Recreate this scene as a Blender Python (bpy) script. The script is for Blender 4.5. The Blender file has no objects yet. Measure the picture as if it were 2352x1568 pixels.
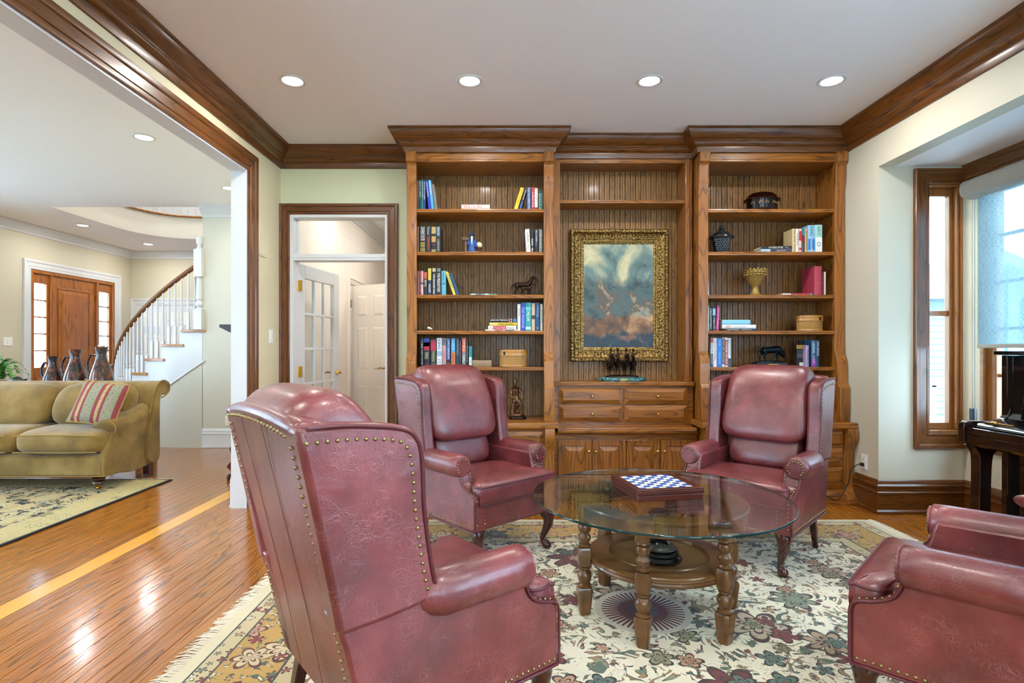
import bpy, bmesh, math, random
from mathutils import Vector, Matrix
RND = random.Random(11)
SC = bpy.context.scene
COL = SC.collection
PI = math.pi
# ---------------------------------------------------------------- camera
F, CX, CY, HC = 1280.0, 1168.0, 803.0, 1.22      # focal length / vanishing point in pixels of the 2352x1568 frame
cam_d = bpy.data.cameras.new('camera'); cam = bpy.data.objects.new('camera', cam_d); COL.objects.link(cam)
cam_d.sensor_width = 36.0; cam_d.lens = F / 2352 * 36.0
cam_d.shift_x = (1176 - CX) / 2352; cam_d.shift_y = (CY - 784) / 2352
cam_d.clip_start = 0.05; cam_d.clip_end = 200
cam.location = (0, 0, HC); cam.rotation_euler = (PI / 2, 0, 0)
SC.camera = cam
# ---------------------------------------------------------------- look
SC.view_settings.view_transform = 'Standard'; SC.view_settings.look = 'None'
SC.view_settings.gamma = 1.0; SC.view_settings.use_curve_mapping = False
SC.view_settings.exposure = 0.28
SC.cycles.use_denoising = True; SC.cycles.adaptive_threshold = 0.20
SC.cycles.max_bounces = 7; SC.cycles.diffuse_bounces = 4; SC.cycles.glossy_bounces = 3
SC.cycles.transmission_bounces = 8; SC.cycles.transparent_max_bounces = 10
SC.cycles.sample_clamp_indirect = 6.0; SC.cycles.caustics_reflective = False; SC.cycles.caustics_refractive = False
# ---------------------------------------------------------------- world: plain pale daylight sky
W = bpy.data.worlds.new('sky'); SC.world = W; W.use_nodes = True
W.node_tree.nodes['Background'].inputs[0].default_value = (0.54, 0.76, 1.0, 1)
W.node_tree.nodes['Background'].inputs[1].default_value = 15.0
DOWNLIGHT_W = 13.0; HALL_W = 9.0; FOYER_W = 12.0

def lin(c):
    if isinstance(c, str):
        c = c.lstrip('#'); c = [int(c[i:i+2], 16) / 255 for i in (0, 2, 4)]
    return tuple((x / 12.92 if x <= 0.04045 else ((x + 0.055) / 1.055) ** 2.4) for x in c[:3]) + (1.0,)

def PX(px, d): return (px - CX) / F * d
def PZ(py, d): return HC - (py - CY) / F * d
def P(px, py, d): return Vector((PX(px, d), d, PZ(py, d)))

# ================================================================ mesh builder
class MB:
    def __init__(s): s.v = []; s.f = []
    def add(s, vs, fs):
        n = len(s.v); s.v += [tuple(p) for p in vs]; s.f += [tuple(i + n for i in f) for f in fs]; return s
    def box(s, x0, x1, y0, y1, z0, z1):
        x0, x1 = min(x0, x1), max(x0, x1); y0, y1 = min(y0, y1), max(y0, y1); z0, z1 = min(z0, z1), max(z0, z1)
        return s.add([(x0,y0,z0),(x1,y0,z0),(x1,y1,z0),(x0,y1,z0),(x0,y0,z1),(x1,y0,z1),(x1,y1,z1),(x0,y1,z1)],
                     [(0,3,2,1),(4,5,6,7),(0,1,5,4),(1,2,6,5),(2,3,7,6),(3,0,4,7)])
    def prism(s, poly, axis, a0, a1):
        n = len(poly)
        def m(p, a): return (a, p[0], p[1]) if axis == 'x' else (p[0], a, p[1]) if axis == 'y' else (p[0], p[1], a)
        vs = [m(p, a0) for p in poly] + [m(p, a1) for p in poly]
        return s.add(vs, [tuple(range(n)), tuple(range(2*n-1, n-1, -1))] + [(i, (i+1) % n, n + (i+1) % n, n + i) for i in range(n)])
    def lathe(s, prof, c=(0, 0, 0), seg=16, sx=1.0, sy=1.0, rot=0.0):
        vs, fs = [], []; m = len(prof)
        for r, z in prof:
            for k in range(seg):
                a = 2*PI*k/seg + rot; vs.append((c[0] + r*math.cos(a)*sx, c[1] + r*math.sin(a)*sy, c[2] + z))
        for i in range(m - 1):
            for k in range(seg):
                k2 = (k + 1) % seg; fs.append((i*seg+k, i*seg+k2, (i+1)*seg+k2, (i+1)*seg+k))
        fs.append(tuple(range(seg - 1, -1, -1))); fs.append(tuple((m-1)*seg + k for k in range(seg)))
        return s.add(vs, fs)
    def tube(s, pts, rad, seg=8, caps=True, flat=None):
        pts = [Vector(p) for p in pts]; n = len(pts)
        if not hasattr(rad, '__len__'): rad = [rad] * n
        t0 = (pts[1] - pts[0]).normalized(); up = Vector((0, 0, 1)) if abs(t0.z) < .9 else Vector((1, 0, 0))
        u = t0.cross(up).normalized(); vs, fs = [], []
        for i, p in enumerate(pts):
            t = ((pts[min(i+1, n-1)] - pts[max(i-1, 0)])).normalized()
            u = (u - t * u.dot(t)); u = u.normalized() if u.length > 1e-6 else t.orthogonal().normalized()
            w = t.cross(u)
            for k in range(seg):
                a = 2*PI*k/seg; r = rad[i]; ru, rw = (r, r) if not hasattr(r, '__len__') else r
                vs.append(p + u*math.cos(a)*ru + w*math.sin(a)*rw)
        for i in range(n - 1):
            for k in range(seg):
                k2 = (k+1) % seg; fs.append((i*seg+k, i*seg+k2, (i+1)*seg+k2, (i+1)*seg+k))
        if caps: fs += [tuple(range(seg-1, -1, -1)), tuple((n-1)*seg+k for k in range(seg))]
        return s.add(vs, fs)
    def loop_tube(s, pts, r, seg=6):
        pts = [Vector(p) for p in pts]; n = len(pts); vs, fs = [], []
        nrm = Vector((0, 0, 0))
        for i in range(n): nrm += (pts[i]).cross(pts[(i+1) % n])
        nrm = nrm.normalized() if nrm.length > 1e-9 else Vector((0, 0, 1))
        for i, p in enumerate(pts):
            t = (pts[(i+1) % n] - pts[i-1]).normalized(); u = t.cross(nrm).normalized(); w = t.cross(u)
            for k in range(seg):
                a = 2*PI*k/seg; vs.append(p + u*math.cos(a)*r + w*math.sin(a)*r)
        for i in range(n):
            for k in range(seg):
                j = (i+1) % n; k2 = (k+1) % seg; fs.append((i*seg+k, i*seg+k2, j*seg+k2, j*seg+k))
        return s.add(vs, fs)
    def ball(s, c, r, seg=12, rings=8):
        rx, ry, rz = (r, r, r) if not hasattr(r, '__len__') else r
        vs, fs = [(c[0], c[1], c[2]-rz)], []
        for i in range(1, rings):
            th = -PI/2 + PI*i/rings
            for k in range(seg):
                a = 2*PI*k/seg; vs.append((c[0]+rx*math.cos(th)*math.cos(a), c[1]+ry*math.cos(th)*math.sin(a), c[2]+rz*math.sin(th)))
        vs.append((c[0], c[1], c[2]+rz)); L = len(vs) - 1
        for k in range(seg):
            k2 = (k+1) % seg; fs.append((0, 1+k2, 1+k)); b = 1+(rings-2)*seg; fs.append((L, b+k, b+k2))
            for i in range(rings-2): a0 = 1+i*seg; fs.append((a0+k, a0+k2, a0+seg+k2, a0+seg+k))
        return s.add(vs, fs)
    def raised(s, x0, x1, z0, z1, y, th, lip, bev, rise):
        """a raised field panel whose face looks towards -y: edge slab, sloping margins, flat field"""
        yb, y0, y1 = y, y - th, y - th - rise
        def ring(i, yy): return [(x0+i, yy, z0+i), (x1-i, yy, z0+i), (x1-i, yy, z1-i), (x0+i, yy, z1-i)]
        vs = ring(0, yb) + ring(0, y0) + ring(lip, y0) + ring(lip+bev, y1)
        fs = [(3,2,1,0), (12,13,14,15)]
        for a in range(3):
            for k in range(4): k2 = (k+1) % 4; fs.append((a*4+k, a*4+k2, a*4+4+k2, a*4+4+k))
        return s.add(vs, fs)
    def cushion(s, prof, hw, p=4.0, nx=14, cx=0.0, hwf=None):
        """puffy cushion: closed side profile (y,z) carried across x from -hw to hw, swelling like a superellipse"""
        n = len(prof); cy = sum(q[0] for q in prof)/n; cz = sum(q[1] for q in prof)/n; vs, fs = [], []
        for i in range(nx + 1):
            t = math.sin(-PI/2 + PI*i/nx); k = max(0.0, 1 - abs(t)**p)**(1/p); k = max(k, 0.03)
            for (y, z) in prof:
                h = hw if hwf is None else hwf(z); vs.append((cx + t*h, cy + (y-cy)*k, cz + (z-cz)*k))
        for i in range(nx):
            for j in range(n): j2 = (j+1) % n; fs.append((i*n+j, i*n+j2, (i+1)*n+j2, (i+1)*n+j))
        fs += [tuple(range(n)), tuple(nx*n + j for j in range(n-1, -1, -1))]
        return s.add(vs, fs)
    def join(s, o): return s.add(o.v, o.f)
    def xf(s, M): s.v = [tuple(M @ Vector(p)) for p in s.v]; return s
    def mesh(s, name, smooth=None):
        me = bpy.data.meshes.new(name); me.from_pydata(s.v, [], s.f)
        bm = bmesh.new(); bm.from_mesh(me); bmesh.ops.recalc_face_normals(bm, faces=bm.faces); bm.to_mesh(me); bm.free()
        if smooth:
            me.polygons.foreach_set('use_smooth', [True]*len(me.polygons)); me.set_sharp_from_angle(angle=math.radians(smooth))
        me.update(); return me

def smoothpoly(pts, n=6, closed=True):
    """Catmull-Rom through the points (2-D or 3-D)"""
    out = []; m = len(pts)
    for i in range(m if closed else m - 1):
        if closed: p0, p1, p2, p3 = pts[i-1], pts[i], pts[(i+1) % m], pts[(i+2) % m]
        else: p0, p1, p2, p3 = pts[max(i-1, 0)], pts[i], pts[i+1], pts[min(i+2, m-1)]
        for k in range(n):
            t = k/n
            out.append(tuple(.5*((2*b) + (-a+c)*t + (2*a-5*b+4*c-d)*t*t + (-a+3*b-3*c+d)*t**3) for a, b, c, d in zip(p0, p1, p2, p3)))
    if not closed: out.append(tuple(pts[-1]))
    return out

def resample(pts, step):
    pts = [Vector(p) for p in pts]; out = [pts[0].copy()]; need = step
    for a, b in zip(pts, pts[1:]):
        L = (b - a).length; pos = 0.0
        while L - pos >= need: pos += need; out.append(a + (b-a)*(pos/L)); need = step
        need -= (L - pos)
    return out

def mitre(path, N, prof):
    """moulding: profile (u right of travel, v along N) swept along a polyline with mitred corners; one MB for each run"""
    path = [Vector(p) for p in path]; N = Vector(N); n = len(path)
    rt = [((path[i+1]-path[i]).normalized()).cross(N).normalized() for i in range(n-1)]
    ms = []
    for i in range(n):
        if i == 0: ms.append(rt[0])
        elif i == n-1: ms.append(rt[-1])
        else: ms.append((rt[i-1]+rt[i]) / (1 + rt[i-1].dot(rt[i])))
    runs = []; k = len(prof)
    for i in range(n-1):
        A = [path[i] + ms[i]*u + N*v for u, v in prof]; B = [path[i+1] + ms[i+1]*u + N*v for u, v in prof]
        mb = MB(); mb.add(A + B, [tuple(range(k)), tuple(range(2*k-1, k-1, -1))] + [(j, (j+1) % k, k+(j+1) % k, k+j) for j in range(k)])
        runs.append(mb)
    return runs

# ================================================================ objects
INV = {}
def thing(name, label, cat, loc=(0, 0, 0), rz=0.0, group=None):
    o = bpy.data.objects.new(name, None); COL.objects.link(o); o.empty_display_size = .05
    o.location = loc; o.rotation_euler = (0, 0, rz); o['label'] = label; o['category'] = cat
    if group: o['group'] = group
    INV[o.name] = (Matrix.Translation(loc) @ Matrix.Rotation(rz, 4, 'Z')).inverted(); return o
def link(name, me, m, parent=None, bevel=0.0, local=False, stuff=False):
    o = bpy.data.objects.new(name, me); COL.objects.link(o)
    if m is not None and not me.materials: me.materials.append(m)
    if bevel:
        b = o.modifiers.new('bevel', 'BEVEL'); b.width = bevel; b.segments = 2; b.limit_method = 'ANGLE'; b.angle_limit = math.radians(38)
    if parent is not None:
        o.parent = parent
        if not local and parent.name in INV: o.matrix_parent_inverse = INV[parent.name]
    if stuff: o['kind'] = 'stuff'
    return o
def part(name, mb, m, parent, smooth=None, bevel=0.0, local=False, stuff=False):
    return link(name, mb.mesh(name, smooth), m, parent, bevel, local, stuff)
def solo(name, mb, m, label, cat, group=None, smooth=None, bevel=0.0):
    o = link(name, mb.mesh(name, smooth), m, None, bevel); o['label'] = label; o['category'] = cat
    if group: o['group'] = group
    return o
def struct(name, mb, m, smooth=None, bevel=0.0, parent=None):
    o = link(name, mb.mesh(name, smooth), m, parent, bevel)
    if parent is None: o['kind'] = 'structure'
    return o
def copy_tree(o, parent=None):
    c = o.copy(); COL.objects.link(c); c.parent = parent
    for ch in [x for x in o.children]: copy_tree(ch, c)
    return c
TRIM = [0]
def trim(mb, m, smooth=None, bevel=0.0):
    TRIM[0] += 1; return struct('trim_%d' % TRIM[0], mb, m, smooth, bevel)

# ================================================================ materials
class G:
    def __init__(s, name):
        s.m = bpy.data.materials.new(name); s.m.use_nodes = True; s.t = s.m.node_tree; s.t.nodes.clear()
        s.out = s.t.nodes.new('ShaderNodeOutputMaterial')
    def n(s, typ, props=None, **ins):
        nd = s.t.nodes.new('ShaderNode' + typ)
        for k, v in (props or {}).items(): setattr(nd, k, v)
        for k, v in ins.items():
            sock = nd.inputs[int(k[1:])] if k[0] == '_' and k[1:].isdigit() else nd.inputs[k.replace('_', ' ')]
            s.put(sock, v)
        return nd
    def put(s, sock, v):
        if isinstance(v, bpy.types.NodeSocket): s.t.links.new(v, sock)
        elif isinstance(v, bpy.types.Node): s.t.links.new(v.outputs[0], sock)
        else:
            if hasattr(v, '__len__') and len(v) == 4 and sock.type == 'VECTOR': v = v[:3]
            sock.default_value = v
    def math(s, op, a, b=0.0, c=None, clamp=False):
        nd = s.n('Math', {'operation': op, 'use_clamp': clamp}, _0=a, _1=b)
        if c is not None: s.put(nd.inputs[2], c)
        return nd.outputs[0]
    def ramp(s, fac, stops, interp='LINEAR'):
        nd = s.t.nodes.new('ShaderNodeValToRGB'); s.put(nd.inputs[0], fac); nd.color_ramp.interpolation = interp
        e = nd.color_ramp.elements
        while len(e) < len(stops): e.new(0.5)
        for i, (p, c) in enumerate(stops): e[i].position = p; e[i].color = c if not isinstance(c, str) else lin(c)
        return nd.outputs[0]
    def mix(s, f, a, b, mode='MIX'):
        nd = s.t.nodes.new('ShaderNodeMix'); nd.data_type = 'RGBA'; nd.blend_type = mode; nd.clamp_factor = True
        s.put(nd.inputs[0], f); s.put(nd.inputs[6], lin(a) if isinstance(a, str) else a); s.put(nd.inputs[7], lin(b) if isinstance(b, str) else b)
        return nd.outputs[2]
    def coord(s, which='Object'): return s.n('TexCoord').outputs[which]
    def bsdf(s, base, rough=.5, bump=None, bstr=.2, bdist=.01, **kw):
        b = s.n('BsdfPrincipled'); s.put(b.inputs['Base Color'], lin(base) if isinstance(base, str) else base); s.put(b.inputs['Roughness'], rough)
        for k, v in kw.items(): s.put(b.inputs[k.replace('_', ' ')], v)
        if bump is not None:
            bn = s.n('Bump', None, Strength=bstr, Distance=bdist, Height=bump); s.put(b.inputs['Normal'], bn)
        s.t.links.new(b.outputs[0], s.out.inputs[0]); return s.m

def plain(name, c, rough=.5, **kw): return G(name).bsdf(c, rough, **kw)
MATS = {}
def flat(c, rough=.5, metal=0.0):
    k = (c, rough, metal)
    if k not in MATS: MATS[k] = plain('paint_%s' % c.lstrip('#'), c, rough, Metallic=metal)
    return MATS[k]

def paint(name, c, rough=.55, bump=.06, sc=160):
    g = G(name); big = g.n('TexNoise', None, Vector=g.coord(), Scale=.9, Detail=1.0)
    col = g.mix(g.math('MULTIPLY', big.outputs[0], .10), c, '#ffffff')
    return g.bsdf(col, rough)

def oak(name, light, mid, dark, axis='Z', ring=9.0, lines=9.0, rough=.34, amount=1.0, coat=.25, along=.13):
    g = G(name); oi = g.n('ObjectInfo'); rnd = oi.outputs['Random']
    off = g.n('VectorMath', {'operation': 'SCALE'}, _0=(17.3, 29.1, 11.7), Scale=rnd)
    co = g.n('VectorMath', {'operation': 'ADD'}, _0=g.coord(), _1=off.outputs[0])
    k = {'X': (along, 1, 1), 'Y': (1, along, 1), 'Z': (1, 1, along)}[axis]
    kf = {'X': (.02, 1, 1), 'Y': (1, .02, 1), 'Z': (1, 1, .02)}[axis]
    s1 = g.n('VectorMath', {'operation': 'MULTIPLY'}, _0=co.outputs[0], _1=k)
    s2 = g.n('VectorMath', {'operation': 'MULTIPLY'}, _0=co.outputs[0], _1=kf)
    f = g.n('TexNoise', None, Vector=s1.outputs[0], Scale=ring, Detail=1.2, Roughness=.45, Distortion=.15)
    fr = g.math('FRACT', g.math('MULTIPLY', f.outputs[0], lines))
    fine = g.n('TexNoise', None, Vector=s2.outputs[0], Scale=190.0, Detail=2.0, Roughness=.6)
    slow = g.n('TexNoise', None, Vector=s1.outputs[0], Scale=3.0, Detail=1.0)
    edge = g.ramp(fr, [(0.0, (.75, .75, .75, 1)), (.06, (.1, .1, .1, 1)), (.5, (0, 0, 0, 1)), (.80, (.35, .35, .35, 1)), (.93, (1, 1, 1, 1)), (1.0, (.9, .9, .9, 1))])
    base = g.mix(slow.outputs[0], light, mid)
    base = g.mix(g.math('MULTIPLY', rnd, .45), base, mid)
    pore = g.ramp(fine.outputs[0], [(.40, (0, 0, 0, 1)), (.66, (1, 1, 1, 1))])
    grain = g.math('MULTIPLY', edge, g.math('MULTIPLY_ADD', pore, .55, .45))
    col = g.mix(g.math('MULTIPLY', pore, .30*amount), base, dark)
    col = g.mix(g.math('MULTIPLY', grain, .92*amount), col, dark)
    return g.bsdf(col, rough, Coat_Weight=coat, Coat_Roughness=.12)
# ---------------------------------------------------------------- material library
OL, OM, OD = '#bb782c', '#8c541a', '#321b08'
KX, KY, KZ = (oak('cabinet_oak_' + a, OL, OM, OD, a) for a in 'XYZ')
CL, CM, CD = '#824c1a', '#60370f', '#251205'
TX, TY, TZ = (oak('casing_oak_' + a, CL, CM, CD, a, ring=11.0, lines=10.0) for a in 'XYZ')
BOARD = oak('backboard_oak', '#a87834', '#845824', '#2a1808', 'Z', ring=16.0, lines=10.0, rough=.45, coat=.1)
FLOORM = oak('floor_oak', '#c17822', '#9c5a16', '#361d08', 'Y', ring=10.0, lines=11.0, along=.075, rough=.22, coat=.45)
MAPLE = oak('maple_inlay', '#efb048', '#e09f3a', '#c48a30', 'Y', ring=5.0, lines=2.0, rough=.22, amount=.4, coat=.45)
HONEY = oak('front_door_oak', '#b9712c', '#a05c1e', '#5a3010', 'Z', ring=8.0, lines=7.0, rough=.35)
HONEYX = oak('tread_oak', '#c28a4e', '#a8713a', '#6a4220', 'X', ring=8.0, lines=6.0, rough=.3, amount=.6)
PINEZ = oak('window_pine', '#a8703a', '#8f5a2a', '#5a3416', 'Z', ring=8.0, lines=5.0, amount=.6)
PINEY = oak('window_pine_rail', '#a8703a', '#8f5a2a', '#5a3416', 'Y', ring=8.0, lines=5.0, amount=.6)
CREAM = paint('wall_cream', '#d8cda6'); GREEN_CAST = paint('wall_green_cast', '#cbd2ab'); PALE = paint('wall_pale', '#c9c5b0')  # greenish cast of mixed light is put into the back wall colour
LIVW = paint('wall_living', '#c4c3b2'); FOYW = paint('wall_foyer', '#c8c1a8'); HALLW = paint('wall_hall', '#efe6dc')
CEIL = paint('ceiling_white', '#f4f4f7', .8, .10, 260); WHITE = paint('trim_white', '#d3d7d9', .35, .02)
DOORW = paint('door_white', '#f0e9df', .35, .02); FASCIA = paint('fascia_cream', '#e8e0cc')
BRASS = plain('brass', '#c79a45', .25, Metallic=1.0); NAIL = plain('antique_brass', '#8f8058', .30, Metallic=1.0)
PLATE = plain('switch_plate', '#eeeeea', .4)
def glass_mat(name, tint, rough=0.0):
    g = G(name); bf = g.n('NewGeometry').outputs['Backfacing']
    fr = g.n('Fresnel', None, IOR=g.math('MULTIPLY_ADD', bf, 1/1.45-1.45, 1.45))
    tr = g.n('BsdfTransparent', None, Color=tint); gl = g.n('BsdfGlossy', None, Color=(1, 1, 1, 1), Roughness=rough)
    mx = g.n('MixShader', None, _0=fr, _1=tr, _2=gl); g.t.links.new(mx.outputs[0], g.out.inputs[0]); return g.m
PANE = glass_mat('window_glass', (.97, .99, .99, 1))
def emit(name, c, s):
    g = G(name); e = g.n('Emission', None, Color=c, Strength=s); g.t.links.new(e.outputs[0], g.out.inputs[0]); return g.m
LENS = emit('lamp_lens', (1, .97, .92, 1), 14.0)

# ---------------------------------------------------------------- setting
ZC = 2.998; XL, XR, YB = -2.02, 2.755, 4.94; YR = -2.6; YJ = 4.302; ZH = 2.608
YBAY, XW, ZBAY = 4.15, 3.40, 2.585; YBN = -1.6
XF, YV, YFAR = -6.83, 6.94, 10.1
floor = struct('floor', MB().box(-7.1, 3.7, YR-.2, 10.3, -.12, -.012), plain('subfloor', '#3a230f', .8))
def plank_mesh(w, L):
    b = .0016; a = w/2 - .0006
    return MB().prism([(-a, -.012), (a, -.012), (a, -b), (a-b, 0), (-a+b, 0), (-a, -b)], 'y', 0, L - .0012).mesh('plank')
PW = .083; LENS4 = [.95, 1.25, 1.6, 2.05]
PM = [plank_mesh(PW, L) for L in LENS4]
for me in PM: me.materials.append(FLOORM)
rest = MB(); npl = 0
def place_row(xc, y0, y1, k):
    global npl
    y = y0 - RND.random()*1.2
    while y < y1:
        i = RND.randrange(4); L = LENS4[i]; ye = y + L
        left = -4.3 < xc < -1.15 and ye > 2.0 and y < 6.95 and not (xc < -3.15 and ye < 5.3)
        right = 2.3 < xc < 3.4 and ye > 3.55 and y < 4.94 or (-1.1 < xc < 2.4 and ye > 3.95 and y < 4.4)
        if (left or right) and npl < 300:
            o = link('floorboard', PM[i], None, floor); o.location = (xc, y, 0); npl += 1
        else: rest.box(xc-PW/2+.0006, xc+PW/2-.0006, y, ye-.0012, -.012, 0)
        y = ye
x = -2.30 + PW/2
while x < 3.45:
    place_row(x, 0.2 if x > -1.3 else 0.8, 9.0 if -2.1 < x < -.45 else 4.9, 0); x += PW
x = -2.42 - PW/2
while x > -6.9:
    place_row(x, 0.8, 9.9 if x > -4.4 else 10.0, 0); x -= PW
for y in (.8, 3.1, 5.4): link('inlay_strip', MB().box(-2.4194, -2.3006, y, y+2.299, -.012, 0).mesh('inlay_strip'), MAPLE, floor)
link('floorboards_beyond', rest.mesh('floorboards_beyond'), FLOORM, floor, stuff=True)

wl = MB().box(-2.134, XL, YJ, 6.94, 0, ZC).box(-2.134, XL, .9, YJ, ZH, ZC).box(-2.134, XL, YR, .9, 0, ZC)
struct('wall_left', wl, CREAM)
DX0, DX1, DZ = -1.934, -1.073, 2.416
wb = MB().box(XL, DX0, YB, 5.06, 0, ZC).box(DX0, DX1, YB, 5.06, DZ, ZC).box(DX1, 2.9, YB, 5.06, 0, ZC)
struct('wall_back', wb, GREEN_CAST)
wr = MB().box(XR, 2.87, YBAY, YB, 0, ZC).box(XR, 2.87, YBN, YBAY, ZBAY, ZC).box(XR, 2.87, YR, YBN, 0, ZC)
struct('wall_right', wr, PALE)
WX0, WX1, WZ0, WZ1 = 3.125, 3.386, .60, 2.452
by = MB().box(2.87, WX0, YBAY, 4.29, 0, ZBAY).box(WX0, WX1, YBAY, 4.29, 0, WZ0).box(WX0, WX1, YBAY, 4.29, WZ1, ZBAY).box(WX1, 3.52, YBAY, 4.29, 0, ZBAY)
struct('wall_bay', by, PALE)
BY0, BY1 = -1.35, 4.02
ww = MB().box(XW, 3.52, YBN, YBAY, 0, WZ0).box(XW, 3.52, YBN, YBAY, WZ1, ZBAY).box(XW, 3.52, YBN, BY0, WZ0, WZ1).box(XW, 3.52, BY1, YBAY, WZ0, WZ1)
struct('wall_window', ww, PALE)
struct('wall_bay_near', MB().box(2.87, 3.52, YBN-.12, YBN, 0, ZBAY), PALE)
rear = MB(); xs = [-6.95, -6.2, -5.3, -0.3, 0.4, 1.4, 2.2, 2.9]  # unseen window openings, placed and sized for the daylight they let in
for i in range(len(xs)-1):
    if i % 2 == 0: rear.box(xs[i], xs[i+1], YR-.12, YR, 0, ZC)
    else: rear.box(xs[i], xs[i+1], YR-.12, YR, 0, .8); rear.box(xs[i], xs[i+1], YR-.12, YR, 2.2, ZC)
struct('wall_rear', rear, PALE)
for i in (1, 3, 5):
    ld = bpy.data.lights.new('window_portal', 'AREA'); ld.shape = 'RECTANGLE'; ld.size = xs[i+1]-xs[i]; ld.size_y = 1.4; ld.cycles.is_portal = True
    lo = bpy.data.objects.new('window_portal', ld); COL.objects.link(lo); lo.location = ((xs[i]+xs[i+1])/2, YR-.02, 1.5); lo.rotation_euler = (PI/2, 0, 0)
def portal(loc, rot, sx, sy):
    ld = bpy.data.lights.new('window_portal', 'AREA'); ld.shape = 'RECTANGLE'; ld.size = sx; ld.size_y = sy; ld.cycles.is_portal = True
    lo = bpy.data.objects.new('window_portal', ld); COL.objects.link(lo); lo.location = loc; lo.rotation_euler = rot
portal((3.54, (BY0+BY1)/2, 1.52), (0, PI/2, 0), 1.85, BY1-BY0)
# ceilings
struct('ceiling', MB().box(-2.134, 2.87, YR-.12, 5.06, ZC, ZC+.12), CEIL)
struct('ceiling_bay', MB().box(2.87, 3.52, YBN, 4.29, ZBAY, ZBAY+.1), CEIL)
struct('ceiling_living', MB().box(-6.95, -2.134, YR-.12, YV, ZC, ZC+.34), CEIL)
void = smoothpoly([(-5.70, 6.94), (-5.71, 7.82), (-5.66, 8.40), (-5.42, 8.80), (-5.03, 8.96), (-4.4, 9.0), (-3.3, 9.0), (-2.1, 9.0)], 6, False)
struct('ceiling_foyer', MB().prism([(-6.95, 6.94), (-6.95, 10.2), (-2.1, 10.2)] + void[::-1], 'z', ZC, ZC+.33), CEIL)
fas = MB(); n = len(void)
vs = [(x+.004*0, y-.004, ZC) for x, y in void] + [(x, y-.004, ZC+.335) for x, y in void]
vs = [(p[0]+.006, p[1]-.006, p[2]) for p in vs]
fas.add(vs, [(i, i+1, n+i+1, n+i) for i in range(n-1)])
trim(fas, FASCIA, 60)
trim(MB().tube([(x+.012, y-.012, ZC+.352) for x, y in void], [(.032, .018)]*n, 8), HONEYX, 60)
struct('ceiling_upper', MB().box(-6.95, -2.0, 6.8, 10.3, 5.6, 5.7), CEIL)
struct('wall_upper', MB().box(-6.95, -2.0, 10.1, 10.2, ZC+.33, 5.6).box(-6.95, -2.0, 6.8, 6.92, ZC+.34, 5.6).box(-2.1, -2.03, 7.07, 10.1, 0, 5.6), WHITE)
# living room, foyer and hall walls
FD0, FD1, FDZ = 7.96, 9.66, 2.38
LW = [(-1.4, .0), (2.2, 3.6), (5.0, 5.9)]  # window openings added out of view to bring daylight into the living room
wf = MB(); yy = YR
for a, b in LW: wf.box(-6.95, XF, yy, a, 0, 5.6); wf.box(-6.95, XF, a, b, 0, .45); wf.box(-6.95, XF, a, b, 2.55, 5.6); yy = b; portal((-6.96, (a+b)/2, 1.5), (0, -PI/2, 0), 2.1, b-a)
struct('wall_front', wf.box(-6.95, XF, yy, FD0, 0, 5.6).box(-6.95, XF, FD0, FD1, FDZ, 5.6).box(-6.95, XF, FD1, 10.2, 0, 5.6), FOYW)
struct('wall_far', MB().box(XF, -2.1, YFAR, 10.2, 0, ZC), FOYW)
struct('wall_stair', MB().box(-3.81, -2.03, YV, YV+.12, 0, ZC+.34), LIVW)
struct('wall_hall', MB().box(-2.02, -2.0, 5.06, 9.0, 0, ZC).box(-.6, -.5, 5.06, 9.0, 0, ZC).box(-2.0, -.6, 9.0, 9.1, 0, ZC), HALLW)
struct('ceiling_hall', MB().box(-2.02, -.5, 5.06, 9.1, ZC, ZC+.1), CEIL)

# ---------------------------------------------------------------- mouldings
CROWN = [(0, 0), (.125, 0), (.125, .016), (.118, .020), (.112, .040), (.098, .062), (.076, .080), (.060, .086), (.060, .096), (.050, .100),
         (.046, .112), (.034, .124), (.022, .128), (.022, .137), (.012, .172), (.004, .176), (0, .176)]
cpath = [(XL, YR, ZC), (XL, YB, ZC), (-.833, YB, ZC), (-.833, 4.54, ZC), (.37, 4.54, ZC), (.37, 4.69, ZC), (1.55, 4.69, ZC), (1.55, 4.54, ZC), (XR, 4.54, ZC), (XR, YR, ZC)]
for i, mb in enumerate(mitre(cpath, (0, 0, -1), [(-u, v) for u, v in CROWN])):
    trim(mb, TY if i % 2 == 0 else TX, 28)
WCROWN = [(0, 0), (.10, 0), (.10, .015), (.085, .03), (.06, .07), (.03, .10), (.02, .11), (.02, .13), (0, .14)]
for pth in ([(-6.83, 2, ZC), (-6.83, YFAR, ZC), (-2.1, YFAR, ZC)], [(-3.81, YV, ZC), (-2.134, YV, ZC), (-2.134, 4.6, ZC)], [(-2.0, 5.1, ZC), (-2.0, 9.0, ZC), (-.6, 9.0, ZC)]):
    for mb in mitre(pth, (0, 0, -1), [(-u, v) for u, v in WCROWN]): trim(mb, WHITE, 28)
# casing profile: (distance out from the opening, thickness off the wall)
CAS = [(0, 0), (0, .012), (.008, .016), (.022, .016), (.026, .012), (.034, .012), (.040, .018), (.095, .020), (.102, .028), (.118, .032), (.134, .032), (.140, .024), (.140, 0)]
def casing(path, N, mats, prof=CAS, sgn=1):
    for mb, m in zip(mitre(path, N, [(u*sgn, v) for u, v in prof]), mats): trim(mb, m, 28)
casing([(XL, YJ, 0), (XL, YJ, ZH), (XL, .9, ZH), (XL, .9, 0)], (1, 0, 0), (TZ, TY, TZ), sgn=1)
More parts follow.
